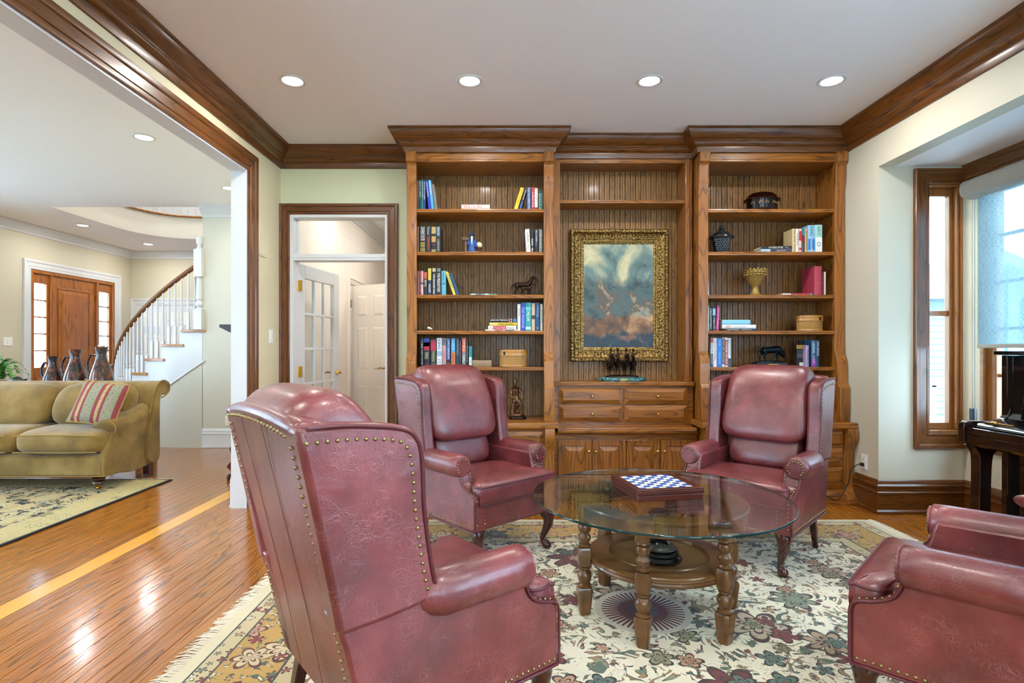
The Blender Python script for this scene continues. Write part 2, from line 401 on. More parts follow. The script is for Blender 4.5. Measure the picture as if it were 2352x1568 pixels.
# white jamb lining of the wide opening
trim(MB().box(-2.137, -2.017, YJ-.012, YJ, 0, ZH), WHITE); trim(MB().box(-2.137, -2.017, .9, YJ-.012, ZH-.012, ZH), WHITE)
casing([(DX0, YB, 0), (DX0, YB, DZ), (DX1, YB, DZ), (DX1, YB, 0)], (0, -1, 0), (TZ, TX, TZ), [(u*.68, v*1.1) for u, v in CAS], sgn=-1)
jw = MB().box(DX0, DX0+.03, 4.93, 5.07, 0, DZ-.0255).box(DX1-.02, DX1, 4.93, 5.07, 0, DZ-.0255).box(DX0, DX1, 4.93, 5.07, DZ-.025, DZ)
trim(jw, WHITE); trim(MB().box(DX0, DX1, 4.945, 5.06, 2.012, 2.07).box(DX0, DX1, 4.94, 5.065, 2.035, 2.05), WHITE, None, .004)
tr = MB().box(DX0+.03, DX1-.02, 5.0, 5.004, 2.07, DZ-.025); o = struct('window_1', tr, PANE)
# oak baseboards
BASE = [(0, 0), (.030, 0), (.030, .022), (.022, .034), (.022, .150), (.026, .154), (.026, .162), (.020, .168), (.018, .196), (.024, .200), (.024, .210), (.014, .222), (.012, .240), (.004, .252), (0, .252)]
def basebd(path, name, mats, prof=BASE):
    for i, (mb, m) in enumerate(zip(mitre(path, (0, 0, 1), prof), mats)):
        struct('baseboard_%s%s' % (name, '' if i == 0 else '_%d' % (i+1)), mb, m, 28)
basebd([(XR, 4.42, 0), (XR, YBAY, 0), (XW, YBAY, 0), (XW, YBN, 0)], 'right', (TY, TX, TY))
basebd([(XL, 4.46, 0), (XL, YB, 0), (DX0-.1, YB, 0)], 'left', (TY, TX))
WBASE = [(0, 0), (.02, 0), (.024, .01), (.016, .03), (.016, .17), (.022, .175), (.014, .20), (.018, .205), (.010, .235), (0, .24)]
basebd([(-3.81, YV, 0), (-2.134, YV, 0), (-2.134, YJ, 0)], 'living', (WHITE, WHITE), WBASE)
basebd([(XF, FD1+.15, 0), (XF, YFAR, 0), (-5.9, YFAR, 0)], 'foyer', (WHITE, WHITE), WBASE)

# ---------------------------------------------------------------- bay windows
SASH = PINEZ
casing([(WX1+.01, YBAY, WZ0), (WX0, YBAY, WZ0), (WX0, YBAY, WZ1), (WX1+.01, YBAY, WZ1)], (0, -1, 0), (TX, TZ, TX), [(u*.80, v) for u, v in CAS], sgn=-1)
w1 = MB().box(WX0, WX0+.012, 4.15, 4.29, WZ0, WZ1).box(WX1-.014, WX1, 4.15, 4.29, WZ0, WZ1).box(WX0, WX1, 4.15, 4.29, WZ0, WZ0+.02).box(WX0, WX1, 4.15, 4.29, WZ1-.014, WZ1)
wo = struct('window_2', w1, PINEZ, None, .003)
sx0, sx1, sz0, sz1 = WX0+.012, WX1-.014, WZ0+.02, WZ1-.014
part('sash', MB().box(sx0, sx0+.022, 4.215, 4.255, sz0, sz1).box(sx1-.045, sx1, 4.205, 4.255, sz0, sz1).box(sx0, sx1, 4.21, 4.255, sz0, sz0+.05).box(sx0, sx1, 4.21, 4.255, sz1-.06, sz1), PINEZ, wo, None, .004)
part('stop', MB().box(sx1-.02, sx1, 4.165, 4.205, sz0, sz1), PINEZ, wo, None, .006)
part('muntin', MB().box(sx0, sx1, 4.218, 4.25, 1.475, 1.515), PINEZ, wo, None, .003)
part('pane', MB().box(sx0+.02, sx1-.04, 4.232, 4.236, sz0+.04, sz1-.05), PANE, wo)
# long window with oak head casing
for i, mb in enumerate(mitre([(XW, YBAY-.02, WZ1), (XW, YBN, WZ1)], (-1, 0, 0), [(-u, v*1.2) for u, v in CAS])): trim(mb, TY, 28)
trim(MB().box(XW-.045, XW, YBN, YBAY-.02, WZ0-.035, WZ0), TY, None, .006)
trim(MB().box(XW-.02, XW, YBN, YBAY-.02, WZ0-.11, WZ0-.035), TY, None, .004)
lw = MB().box(XW-.002, 3.52, BY1-.03, BY1, WZ0, WZ1).box(XW-.002, 3.52, BY0, BY0+.03, WZ0, WZ1).box(XW-.002, 3.52, BY0, BY1, WZ0, WZ0+.03).box(XW-.002, 3.52, BY0, BY1, WZ1-.03, WZ1)
wo = struct('window_3', lw, PINEY, None, .003)
nb = 5; step = (BY1-BY0-.06)/nb
for i in range(nb):
    a, b = BY0+.03+i*step, BY0+.03+(i+1)*step
    part('sash', MB().box(3.43, 3.49, a, a+.07, WZ0+.03, WZ1-.03).box(3.43, 3.49, b-.07, b, WZ0+.03, WZ1-.03).box(3.43, 3.49, a, b, WZ0+.03, WZ0+.11).box(3.43, 3.49, a, b, WZ1-.1, WZ1-.03), PINEZ, wo, None, .005)
    part('pane', MB().box(3.458, 3.462, a+.06, b-.06, WZ0+.1, WZ1-.09), PANE, wo)
    for k in (1, 2): y = a+.07+(b-a-.14)*k/3; part('muntin', MB().box(3.45, 3.47, y-.011, y+.011, WZ0+.11, WZ1-.1), PINEZ, wo)
    for k in range(1, 5): z = WZ0+.11+(WZ1-.21-WZ0)*k/5; part('muntin', MB().box(3.45, 3.47, a+.07, b-.07, z-.011, z+.011), PINEZ, wo)

# ---------------------------------------------------------------- recessed lamps
def downlight(px_or_x, d, label, watts, z=ZC, group=None, r=.088):
    t = thing('ceiling_light', label, 'ceiling light', (px_or_x, d, z), 0, group)
    ring = [(r*.74, .001), (r*.74, -.004), (r*.80, -.0075), (r*.96, -.007), (r, -.0005)]
    part('trim_ring', MB().lathe([(q, zz) for q, zz in ring], (px_or_x, d, z), 28), WHITE, t, 50)
    part('lens', MB().lathe([(.001, -.003), (r*.73, -.003), (r*.73, -.001), (.001, -.001)], (px_or_x, d, z), 24), LENS, t)
    ld = bpy.data.lights.new('downlight_lamp', 'AREA'); ld.shape = 'DISK'; ld.size = r*1.3; ld.energy = watts; ld.color = (1.0, .95, .89)
    lo = bpy.data.objects.new('downlight_lamp', ld); COL.objects.link(lo); lo.location = (px_or_x, d, z-.012); lo.parent = t; lo.matrix_parent_inverse = INV[t.name]
for px, w in ((672, 'nearest the left wall moulding'), (1079, 'above the left bookcase bay'), (1492, 'above the painting'), (1910, 'nearest the bay window')):
    downlight(PX(px, 3.683), 3.683, 'white round recessed ceiling light ' + w, DOWNLIGHT_W, group='recessed lights over the library')
for xx in (-1.3, .35, 2.0):
    for dd in (.9, -1.3): downlight(xx, dd, 'added, unseen round recessed ceiling light in the row behind the photographer', DOWNLIGHT_W*1.3, group='added library lights behind the camera')  # rows never in view, added because the library needs their light
downlight(-3.05, 4.663, 'round recessed ceiling light over the olive sofa', DOWNLIGHT_W, group='living room lights')
downlight(-3.07, 6.134, 'round recessed ceiling light half hidden by the white jamb', DOWNLIGHT_W, group='living room lights')
for xx, dd in ((-3.05, 1.5), (-5.4, 1.5), (-5.4, 4.66)): downlight(xx, dd, 'added round recessed ceiling light in the living room out of view', DOWNLIGHT_W*1.3, group='added living room lights out of view')  # fixtures out of view, added to help brighten the living room
downlight(-6.08, 7.96, 'round recessed ceiling light in front of the entrance door', FOYER_W, group='foyer lights')
downlight(-6.06, 9.37, 'round recessed ceiling light in the far foyer corner', FOYER_W, group='foyer lights')
downlight(-3.6, 8.2, 'added, unseen ceiling light over the upper landing, towards the hall', FOYER_W*3, 5.6, group='added upper landing lights')  # both landing lamps are added to light the closed upper void
downlight(-5.2, 8.2, 'added, unseen ceiling light over the upper landing, towards the entrance', FOYER_W*3, 5.6, group='added upper landing lights')
downlight(-1.35, 6.1, 'added round recessed ceiling light in the back hall beside the french door', HALL_W*1.5, group='added hall lights')  # both hall lamps are added to give the hall its warm light
downlight(-1.2, 7.3, 'added round recessed ceiling light in the back hall beyond the closet door', HALL_W, group='added hall lights')
# ================================================================ built-in bookcases
YU, YC, YBK = 4.54, 4.69, 4.915           # upper bay front, middle bay front, face of the back boards
ZSH = [2.373, 2.022, 1.670, 1.376, 1.078]  # shelf tops of the side bays
ZCT = .6425                                # side counter top
KNOB = plain('knob_brass', '#cdb06a', .22, Metallic=1.0)
def knob(x, y, z, parent, r=.0125):
    part('knob', MB().lathe([(.004, 0), (.005, .012), (r, .016), (r*1.05, .022), (r*.7, .029), (.001, .031)], (0, 0, 0), 12).xf(Matrix.Translation((x, y, z)) @ Matrix.Rotation(PI/2, 4, 'X')), KNOB, parent, 50)
def backboards(x0, x1, z0, z1, parent, n):
    w = (x1-x0)/n; g = .0035; b = .003
    me = MB().prism([(-w/2+g/2, .012), (w/2-g/2, .012), (w/2-g/2, b), (w/2-g/2-b, 0), (.004, 0), (.002, .003), (-.002, .003), (-.004, 0), (-w/2+g/2+b, 0), (-w/2+g/2, b)], 'z', 0, z1-z0).mesh('backboard')
    me.materials.append(BOARD)
    for i in range(n):
        o = link('backboard', me, None, parent); o.location = (x0+(i+.5)*w, YBK, z0)
    return me
def shelf(x0, x1, y0, y1, zt, parent, th=.030, name='shelf'):
    pr = [(y1, zt), (y0+.006, zt), (y0+.001, zt-.004), (y0, zt-.010), (y0+.003, zt-.013), (y0+.003, zt-.016), (y0-.001, zt-.020), (y0, zt-th+.003), (y0+.005, zt-th), (y1, zt-th)]
    return part(name, MB().prism(pr, 'x', x0, x1), KX, parent, 35)
def pil_prof(yb, zlo, zhi):
    """side view of the stepped bracket pilaster (y towards the room is smaller)"""
    f = YU
    pts = [(yb, zhi), (f-.035, zhi), (f-.035, zhi-.082)]
    pts += [(f-.035+.030*math.sin(t*PI/2), zhi-.082-.035*(1-math.cos(t*PI/2))-.004*t) for t in (.25, .5, .75, 1)]
    pts += [(f-.006, zhi-.16), (f-.006, zhi-.235), (f-.004, zhi-.24)]
    pts += [(f+.012*math.sin(t*PI/2), zhi-.24-.09*t) for t in (.33, .66, 1)]
    pts += [(f+.012, 1.22)]
    pts += [(f+.012-.040*(1-math.cos(t*PI))/2, 1.22-.12*t) for t in (.2, .4, .6, .8, 1)]
    pts += [(f-.028, .955), (f-.036, .94), (f-.060, .915), (f-.060, .72), (f-.052, zlo), (yb, zlo)]
    return pts
def corbel_prof(yb, yf, z0, z1):
    """S-scroll bracket under the counter"""
    pts = smoothpoly([(yf-.055, z1), (yf-.058, z1-.06), (yf-.045, z1-.11), (yf-.004, z1-.17), (yf+.006, z1-.26), (yf+.004, z0+.16), (yf-.012, z0+.10), (yf-.050, z0+.055), (yf-.060, z0+.02), (yf-.055, z0)], 4, False)
    return [(yb, z1)] + pts + [(yb, z0)]
def side_bay(x0, x1, label, drawers_label):
    t = thing('bookcase', label, 'bookcase', ((x0+x1)/2, YB-.3, 0))
    pw = .084
    part('side_panel', MB().box(x0+.012, x0+.034, YU+.049, 4.939, ZCT, 2.83), KZ, t)
    part('side_panel', MB().box(x1-.034, x1-.012, YU+.049, 4.939, ZCT, 2.83), KZ, t)
    for xa, xb in ((x0, x0+pw), (x1-pw, x1)):
        part('pilaster', MB().prism(pil_prof(YU+.05, ZCT, 2.828), 'x', xa+.002, xb-.002), KZ, t, 40, .003)
    xi0, xi1 = x0+pw-.004, x1-pw+.004
    part('frieze_rail', MB().prism([(YU+.04, 2.83), (YU+.008, 2.83), (YU+.008, 2.775), (YU+.002, 2.768), (YU+.002, 2.757), (YU+.008, 2.752), (YU+.04, 2.752)], 'x', xi0, xi1), KX, t, 35)
    part('top_panel', MB().box(x0+.034, x1-.034, YU+.04, YBK, 2.752, 2.77), KX, t)
    backboards(x0+.034, x1-.034, ZCT, 2.76, t, 23)
    for z in ZSH: shelf(x0+.034, x1-.034, YU+.018, YBK-.001, z, t)
    # base
    yf = 4.425
    shelf(x0-(.026 if x0 < 0 else .022), x1+(.026 if x0 < 0 else -.003), yf-.045, 4.912, ZCT, t, .042, 'counter')
    part('counter_moulding', MB().prism([(yf+.03, ZCT-.042), (yf-.026, ZCT-.042), (yf-.020, ZCT-.052), (yf-.006, ZCT-.062), (yf+.03, ZCT-.064)], 'x', x0, x1-.004), KX, t, 30)
    part('base_cabinet', MB().box(x0+.01, x1-.012, yf+.012, 4.93, .0, ZCT-.043), KX, t)
    for xa, xb in ((x0+.004, x0+pw), (x1-pw, x1-.006)):
        part('corbel', MB().prism(corbel_prof(yf+.012, yf, .0, ZCT-.043), 'x', xa, xb), KZ, t, 45, .003)
    part('plinth', MB().prism([(yf+.012, 0), (yf-.030, 0), (yf-.030, .07), (yf-.020, .082), (yf-.016, .10), (yf+.012, .11)], 'x', x0+pw, x1-pw), KX, t, 30)
    zz = [(.452, .572), (.300, .440), (.125, .288)]
    for za, zb in zz:
        d = part('drawer', MB().raised(xi0+.012, xi1-.012, za, zb, yf+.012, .012, .004, .028, .012), KX, t)
        knob((x0+x1)/2, yf-.012, (za+zb)/2, d)
    return t
side_bay(-.833, .37, 'tall oak bookcase bay beside the hall doorway, with five shelves', '')
side_bay(1.55, 2.748, 'tall oak bookcase bay beside the bay window wall, with five shelves', '')

t = thing('display_cabinet', 'recessed middle oak cabinet framing the gilt painting, drawers and doors below', 'cabinet', (.96, 4.7, 0))
x0, x1 = .372, 1.548
part('side_panel', MB().box(x0+.001, x0+.062, YC, YBK, .953, 2.83), KZ, t, None, .003)
part('side_panel', MB().box(x1-.062, x1-.001, YC, YBK, .953, 2.83), KZ, t, None, .003)
for xa, xb in ((x0+.001, x0+.030), (x1-.062, x1-.030)): part('stile', MB().box(xa, xb, YC-.016, YC, .953, 2.822), KZ, t, None, .003)
part('top_rail', MB().box(x0+.06, x1-.06, YC, YC+.03, 2.79, 2.83), KX, t); part('top_panel', MB().box(x0+.06, x1-.06, YC+.03, YBK, 2.79, 2.81), KX, t)
backboards(x0+.062, x1-.062, .953, 2.79, t, 23)
shelf(x0+.062, x1-.062, YC+.004, YBK-.001, PZ(459, 4.70), t)
shelf(x0+.001, x1-.001, YC-.052, YBK+.02, .953, t, .034, 'ledge')
part('drawer_case', MB().box(x0+.002, x1-.002, YC-.02, 4.93, .575, .919), KX, t)
xm = (x0+x1)/2
for xa, xb in ((x0+.048, xm-.008), (xm+.008, x1-.052)):
    for za, zb in ((.765, .905), (.618, .757)):
        d = part('drawer', MB().raised(xa, xb, za, zb, YC-.02, .012, .003, .034, .016), KX, t); knob((xa+xb)/2+.01, YC-.046, (za+zb)/2, d)
yf = 4.555
shelf(x0+.027, x1-.023, yf-.045, YC, .587, t, .040, 'counter')
part('counter_moulding', MB().prism([(yf+.03, .547), (yf-.022, .547), (yf-.014, .556-.02), (yf-.004, .526), (yf+.03, .522)], 'x', x0+.002, x1-.002), KX, t, 30)
part('base_cabinet', MB().box(x0+.002, x1-.002, yf+.012, 4.93, 0, .545), KX, t)
dw = (x1-x0-.06)/4
for i in range(4):
    xa = x0+.03+i*dw+.003; xb = xa+dw-.006; za, zb = .115, .485
    d = part('door', MB().box(xa, xb, yf, yf+.012, za, zb), KZ, t)
    part('door_frame', MB().box(xa, xa+.05, yf-.012, yf, za, zb).box(xb-.05, xb, yf-.012, yf, za, zb).box(xa+.05, xb-.05, yf-.012, yf, za, za+.05).box(xa+.05, xb-.05, yf-.012, yf, zb-.05, zb), KZ, d, None, .003)
    part('door_panel', MB().raised(xa+.052, xb-.052, za+.052, zb-.052, yf, .001, .002, .035, .012), KZ, d)
    knob(xb-.025 if i % 2 == 0 else xa+.025, yf-.012, zb-.09, d, .014)
part('plinth', MB().box(x0+.002, x1-.002, yf-.03, yf+.012, 0, .085), KX, t, None, .005)

# ================================================================ painting in its gilt frame
GOLD = None
def gold_mat():
    g = G('gilt'); nz = g.n('TexNoise', None, Vector=g.coord(), Scale=70.0, Detail=3.0)
    c = g.ramp(nz.outputs[0], [(.32, '#35260f'), (.5, '#7d6130'), (.72, '#c2a566')]); return g.bsdf(c, .38, nz.outputs[0], .5, .006, Metallic=.8)
GOLD = gold_mat(); GOLDL = plain('gilt_light', '#cfae66', .35, Metallic=.85)
def canvas_mat():
    g = G('canvas_paint'); co = g.coord(); sp = g.n('SeparateXYZ', None, Vector=co)
    nz = g.n('TexNoise', None, Vector=co, Scale=3.2, Detail=5.0, Roughness=.6, Distortion=.6)
    n2 = g.n('TexNoise', None, Vector=co, Scale=6.0, Detail=6.0, Roughness=.65, Distortion=.5)
    sky = g.ramp(nz.outputs[0], [(.32, '#2f4a48'), (.46, '#66807a'), (.58, '#b8b48c'), (.70, '#e0d4a4')])
    gr = g.ramp(n2.outputs[0], [(.3, '#2a2216'), (.5, '#7a5330'), (.66, '#b58a58'), (.75, '#c9a26c')])
    low = g.ramp(n2.outputs[0], [(.42, '#12242c'), (.55, '#1d3440'), (.68, '#8a5f3c')])
    mid = g.ramp(n2.outputs[0], [(.34, '#2b3a3c'), (.46, '#46605e'), (.54, '#5c4a38'), (.62, '#9c9478'), (.72, '#35606c')])
    wob = g.math('MULTIPLY_ADD', nz.outputs[0], .30, g.math('MULTIPLY_ADD', sp.outputs[2], 1.0, -.15))
    col = g.mix(g.ramp(wob, [(.10, (1, 1, 1, 1)), (.18, (0, 0, 0, 1))]), sky, mid)
    hz = g.ramp(wob, [(0, (1, 1, 1, 1)), (.02, (0, 0, 0, 1))])
    wob2 = g.math('ADD', wob, .22)
    col = g.mix(g.ramp(wob2, [(.02, (1, 1, 1, 1)), (.07, (0, 0, 0, 1))]), col, gr)
    wob3 = g.math('ADD', wob, .36)
    col = g.mix(g.ramp(wob3, [(.01, (1, 1, 1, 1)), (.05, (0, 0, 0, 1))]), col, low)
    return g.bsdf(col, .42)
fx0, fx1, fz0, fz1 = PX(1310, 4.86), PX(1536, 4.86), PZ(830, 4.86), PZ(526, 4.86)
cx, cz = (fx0+fx1)/2, (fz0+fz1)/2
pt = thing('framed_painting', 'large painting of cloudy sky and ground in an ornate gilt frame', 'painting', (cx, 4.9, cz))
yb = YBK-.002
FR = [(0, 0), (0, .050), (.008, .058), (.026, .058), (.034, .044), (.038, .040), (.062, .030), (.092, .020), (.096, .026), (.104, .026), (.108, .016), (.118, .014), (.124, .010), (.124, 0)]
fpath = [(fx0, yb, fz0), (fx0, yb, fz1), (fx1, yb, fz1), (fx1, yb, fz0), (fx0, yb, fz0)]
def ring_runs(x0, x1, z0, z1, prof, y):
    c = [(x0, z0), (x0, z1), (x1, z1), (x1, z0)]; d = [(1, 1), (1, -1), (-1, -1), (-1, 1)]; out = []
    k = len(prof)
    for i in range(4):
        j = (i+1) % 4
        A = [(c[i][0]+d[i][0]*u, y-v, c[i][1]+d[i][1]*u) for u, v in prof]; B = [(c[j][0]+d[j][0]*u, y-v, c[j][1]+d[j][1]*u) for u, v in prof]
        out.append(MB().add(A+B, [tuple(range(k)), tuple(range(2*k-1, k-1, -1))] + [(a, (a+1) % k, k+(a+1) % k, k+a) for a in range(k)]))
    return out
for mb in ring_runs(fx0, fx1, fz0, fz1, FR, yb): part('frame_rail', mb, GOLD, pt, 30)
orn = MB()
def leaf(c, ang, L, w, h):
    ca, sa = math.cos(ang), math.sin(ang)
    pts = []
    for (a, b, e) in ((-L/2, 0, 0), (-L/4, w/2, .3), (0, w*.6, .5), (L/4, w*.4, .3), (L/2, 0, .1), (L/4, -w*.4, .3), (0, -w*.3, .6), (-L/4, -w*.35, .3), (0, 0, 1)):
        pts.append((c[0]+a*ca-b*sa, c[1]-h*e, c[2]+a*sa+b*ca))
    orn.add(pts, [(i, (i+1) % 8, 8) for i in range(8)])
per = []
for (ax, az, bx, bz, dx, dz) in ((fx0, fz0, fx1, fz0, 0, 1), (fx0, fz1, fx1, fz1, 0, -1), (fx0, fz0, fx0, fz1, 1, 0), (fx1, fz0, fx1, fz1, -1, 0)):
    L = math.hypot(bx-ax, bz-az); n = int(L/.030); base = math.atan2(bz-az, bx-ax)
    for i in range(n):
        q = (i+.5)/n; x = ax+(bx-ax)*q; z = az+(bz-az)*q
        leaf((x+dx*.017, yb-.056, z+dz*.017), base+.45, .034, .020, .013)
    n2 = int(L/.026)
    for i in range(1, n2-1):
        q = (i+.5)/n2; x = ax+(bx-ax)*q; z = az+(bz-az)*q
        if .062 < q*L < L-.062:
            for off in (.048, .062, .078): leaf((x+dx*off, yb-.034+off*.12, z+dz*off), base+RND.uniform(-1.2, 1.2), .026, .016, .012)
part('carved_leaves', orn, GOLD, pt, 40, stuff=True)
bead = MB()
for (ax, az, bx, bz) in ((fx0+.1, fz0+.1, fx1-.1, fz0+.1), (fx0+.1, fz1-.1, fx1-.1, fz1-.1), (fx0+.1, fz0+.1, fx0+.1, fz1-.1), (fx1-.1, fz0+.1, fx1-.1, fz1-.1)):
    L = math.hypot(bx-ax, bz-az); n = int(L/.012)
    for i in range(n): q = (i+.5)/n; bead.ball((ax+(bx-ax)*q, yb-.026, az+(bz-az)*q), .0048, 6, 4)
part('bead_moulding', bead, GOLDL, pt, 60, stuff=True)
cv = MB().box(fx0+.12, fx1-.12, yb-.008, yb-.002, fz0+.12, fz1-.12).xf(Matrix.Translation((-cx, 0, -cz)))
o = part('canvas', cv, canvas_mat(), pt); o.location = (cx, 0, cz)
# ================================================================ leather wing chairs
def leather_mat():
    g = G('oxblood_leather'); co = g.coord()
    big = g.n('TexNoise', None, Vector=co, Scale=5.0, Detail=3.0, Roughness=.6)
    wob = g.n('TexNoise', None, Vector=co, Scale=9.0, Detail=2.0)
    w2 = g.n('VectorMath', {'operation': 'SCALE'}, _0=wob.outputs['Color'], Scale=.14)
    co2 = g.n('VectorMath', {'operation': 'ADD'}, _0=co, _1=w2.outputs[0])
    cr = g.n('TexVoronoi', {'feature': 'DISTANCE_TO_EDGE'}, Vector=co2.outputs[0], Scale=34.0)
    cr2 = g.n('TexVoronoi', {'feature': 'DISTANCE_TO_EDGE'}, Vector=co2.outputs[0], Scale=85.0)
    l1 = g.ramp(cr.outputs[0], [(0, (1, 1, 1, 1)), (.028, (0, 0, 0, 1))]); l2 = g.ramp(cr2.outputs[0], [(0, (1, 1, 1, 1)), (.05, (0, 0, 0, 1))])
    msk = g.ramp(g.n('TexNoise', None, Vector=co, Scale=14.0, Detail=2.0).outputs[0], [(.42, (0, 0, 0, 1)), (.68, (1, 1, 1, 1))])
    base = g.ramp(big.outputs[0], [(.30, '#4c181b'), (.5, '#682529'), (.70, '#82383a')])
    sc = g.math('MULTIPLY', g.math('MAXIMUM', g.math('MULTIPLY', l1, .8), g.math('MULTIPLY', l2, .75)), msk)
    mott = g.n('TexNoise', None, Vector=co, Scale=38.0, Detail=4.0, Roughness=.7)
    base = g.mix(g.math('MULTIPLY', mott.outputs[0], .30), base, '#8c4e4d')
    col = g.mix(g.math('MULTIPLY', sc, .42), base, '#b08482')
    fine = g.n('TexNoise', None, Vector=co, Scale=230.0, Detail=2.0)
    fold = g.n('TexNoise', None, Vector=co, Scale=7.0, Detail=2.0, Distortion=1.0)
    h = g.math('ADD', g.math('MULTIPLY', fine.outputs[0], .25), g.math('MULTIPLY_ADD', sc, -.35, g.math('MULTIPLY', fold.outputs[0], 2.2)))
    return g.bsdf(col, .34, h, .30, .006, Specular_IOR_Level=.7, Coat_Weight=.25, Coat_Roughness=.22)
LEATHER = leather_mat(); PIPING = plain('leather_piping', '#5a2a30', .4)
MAHOG = oak('mahogany', '#4a1a10', '#36110a', '#180604', 'Z', ring=6, lines=3, rough=.22, amount=.5, coat=.5)
NAILM = MB().lathe([(.0058, 0), (.0055, .0016), (.0040, .0033), (.0013, .0042), (.0002, .0043)], (0, 0, 0), 8).mesh('nailhead', 60); NAILM.materials.append(NAIL)
def qz(nrm): return Vector((0, 0, 1)).rotation_difference(Vector(nrm).normalized()).to_matrix().to_4x4()
WING = smoothpoly([(.425, .54), (.455, .70), (.525, 1.035)], 4, False) + smoothpoly([(.40, 1.035), (.26, 1.018), (.212, .985), (.198, .92), (.192, .80), (.172, .66), (.150, .56)], 4, False) + [(.29, .545)]
BACKP = [(.318, .225), (.345, .225), (.36, .30), (.40, .50), (.455, .74), (.522, 1.03)]
def chair(label, nails_as_parts):
    t = thing('wing_chair', label, 'armchair', (0, 0, 0), 0, 'leather wing chairs around the glass table')
    t.rotation_euler = (0, 0, 0)
    hw = .325; nails = []
    def A(name, mb, m, sm=None, bev=0.0, **k): return part(name, mb, m, t, sm, bev, **k)
    # base and front rail
    A('seat_base', MB().box(-.262, .262, -.283, .325, .225, .375), LEATHER, 40, .018)
    # seat cushion with T-shaped front
    oy = [(.19, -.20), (.262, -.16), (.262, -.20)]
    out = smoothpoly([(-.245, .18), (.245, .18), (.25, -.10), (.255, -.190), (.286, -.212), (.297, -.245), (.285, -.284), (.245, -.300), (-.245, -.300), (-.285, -.284), (-.297, -.245), (-.286, -.212), (-.255, -.190), (-.25, -.10)], 5)
    def loop(k, z): return [(x*k, (y+.06)*k-.06, z) for x, y in out]
    rings = [loop(.90, .352), loop(.985, .362), loop(1.0, .385), loop(1.012, .42), loop(1.0, .455), loop(.975, .472), loop(.85, .487), loop(.55, .497), loop(.2, .500)]
    n = len(out); vs = [p for r in rings for p in r]; fs = [tuple(range(n-1, -1, -1)), tuple((len(rings)-1)*n+i for i in range(n))]
    for i in range(len(rings)-1): fs += [(i*n+j, i*n+(j+1) % n, (i+1)*n+(j+1) % n, (i+1)*n+j) for j in range(n)]
    c = A('seat_cushion', MB().add(vs, fs), LEATHER, 60)
    part('piping', MB().loop_tube(loop(1.0, .462), .0055).loop_tube(loop(1.0, .372), .0055), PIPING, c, 60)
    # back slab with a gently arched crown
    def arch(x): return .020*(1-(x/.30)**2)
    inner = [(.285, .40), (.315, .52), (.36, .74), (.415, .98)]
    prof = BACKP + [(.50, 1.045), (.44, 1.035)] + inner[::-1] + [(.318, .30)]
    bs = MB(); nx = 9; m = len(prof); vs = []; fs = []
    for i in range(nx):
        x = -.300+.600*i/(nx-1)
        for (y, z) in prof: vs.append((x, y + (.012*(1-(x/.3)**2) if z > .4 and y > .34 else 0), z + (arch(x) if z > .95 else 0)))
    for i in range(nx-1): fs += [(i*m+j, i*m+(j+1) % m, (i+1)*m+(j+1) % m, (i+1)*m+j) for j in range(m)]
    fs += [tuple(range(m)), tuple((nx-1)*m+j for j in range(m-1, -1, -1))]
    bk = A('back', bs.add(vs, fs), LEATHER, 45, .010)
    st = MB()
    for x in (-.095, .095): st.tube([(x, y+.0135*(1-(x/.3)**2), z) for y, z in smoothpoly(BACKP[1:], 4, False)], .0007, 5)
    part('seam', st, PIPING, bk)
    # head pillow draped over the crown, and lumbar cushion
    head = smoothpoly([(.515, 1.03), (.485, 1.085), (.42, 1.110), (.345, 1.095), (.275, 1.02), (.222, .90), (.186, .78), (.168, .685), (.195, .642), (.28, .655), (.345, .76), (.42, .98)], 5)
    A('head_pillow', MB().cushion(head, .262, 6.0, 24, hwf=lambda z: .262 - .020*max(0, (z-.66)/.45) if z < 1.0 else .247), LEATHER, 70)
    A('lumbar_cushion', MB().cushion(smoothpoly([(.195, .50), (.225, .64), (.27, .70), (.34, .68), (.31, .50), (.26, .46)], 5), .215, 5.0, 16), LEATHER, 70)
    for s in (-1, 1):
        x0, x1 = s*.268, s*hw
        # outer arm panel, swept forward at the base
        ap = [(.345, .225), (.36, .30), (.405, .50), (.43, .575), (.20, .575), (-.135, .575)] + smoothpoly([(-.148, .54), (-.156, .50), (-.178, .462), (-.225, .437), (-.268, .425), (-.284, .405), (-.287, .36), (-.287, .225)], 4, False)
        a = A('arm_panel', MB().prism(ap, 'x', s*.235, x1), LEATHER, 40, .010)
        part('piping', MB().tube([(s*(hw+.001), y, z) for y, z in smoothpoly([(-.140, .56), (-.156, .50), (-.178, .462), (-.225, .437), (-.268, .425), (-.286, .405), (-.289, .36)], 4, False) + [(-.289, .30), (-.289, .232), (-.282, .227), (-.2, .227), (.34, .227)]], .005, 6), PIPING, a, 60)
        # rolled arm
        ax, az, r = s*.305, .562, .064
        pts = [(ax, -.162, az), (ax, -.160, az), (ax, -.150, az), (ax, -.10, az), (ax, .05, az), (ax, .13, az), (ax-s*.008, .165, az), (ax-s*.012, .20, az-.004)]
        arm = A('armrest', MB().tube(pts, [(.03, .03), (.052, .052), (r, r*.98), (r*1.02, r), (r*1.02, r), (r*1.02, r), (r*.9, r*.9), (r*.55, r*.6)], 20), LEATHER, 50)
        # facing strip with scroll
        fc = MB().tube([(ax, -.1655, az), (ax, -.1570, az)], .053, 20)
        part('scroll_face', fc, LEATHER, arm, 40, .002)
        # wing
        w = A('wing', MB().prism(WING, 'x', s*.262, s*(hw+.012)), LEATHER, 45, .020)
        part('piping', MB().tube([(s*(hw+.0115), y, z) for y, z in smoothpoly([(.50, 1.032), (.40, 1.030), (.27, 1.012), (.222, .98), (.206, .92), (.20, .80), (.18, .66), (.158, .565)], 5, False)], .0055, 6), PIPING, w, 60)
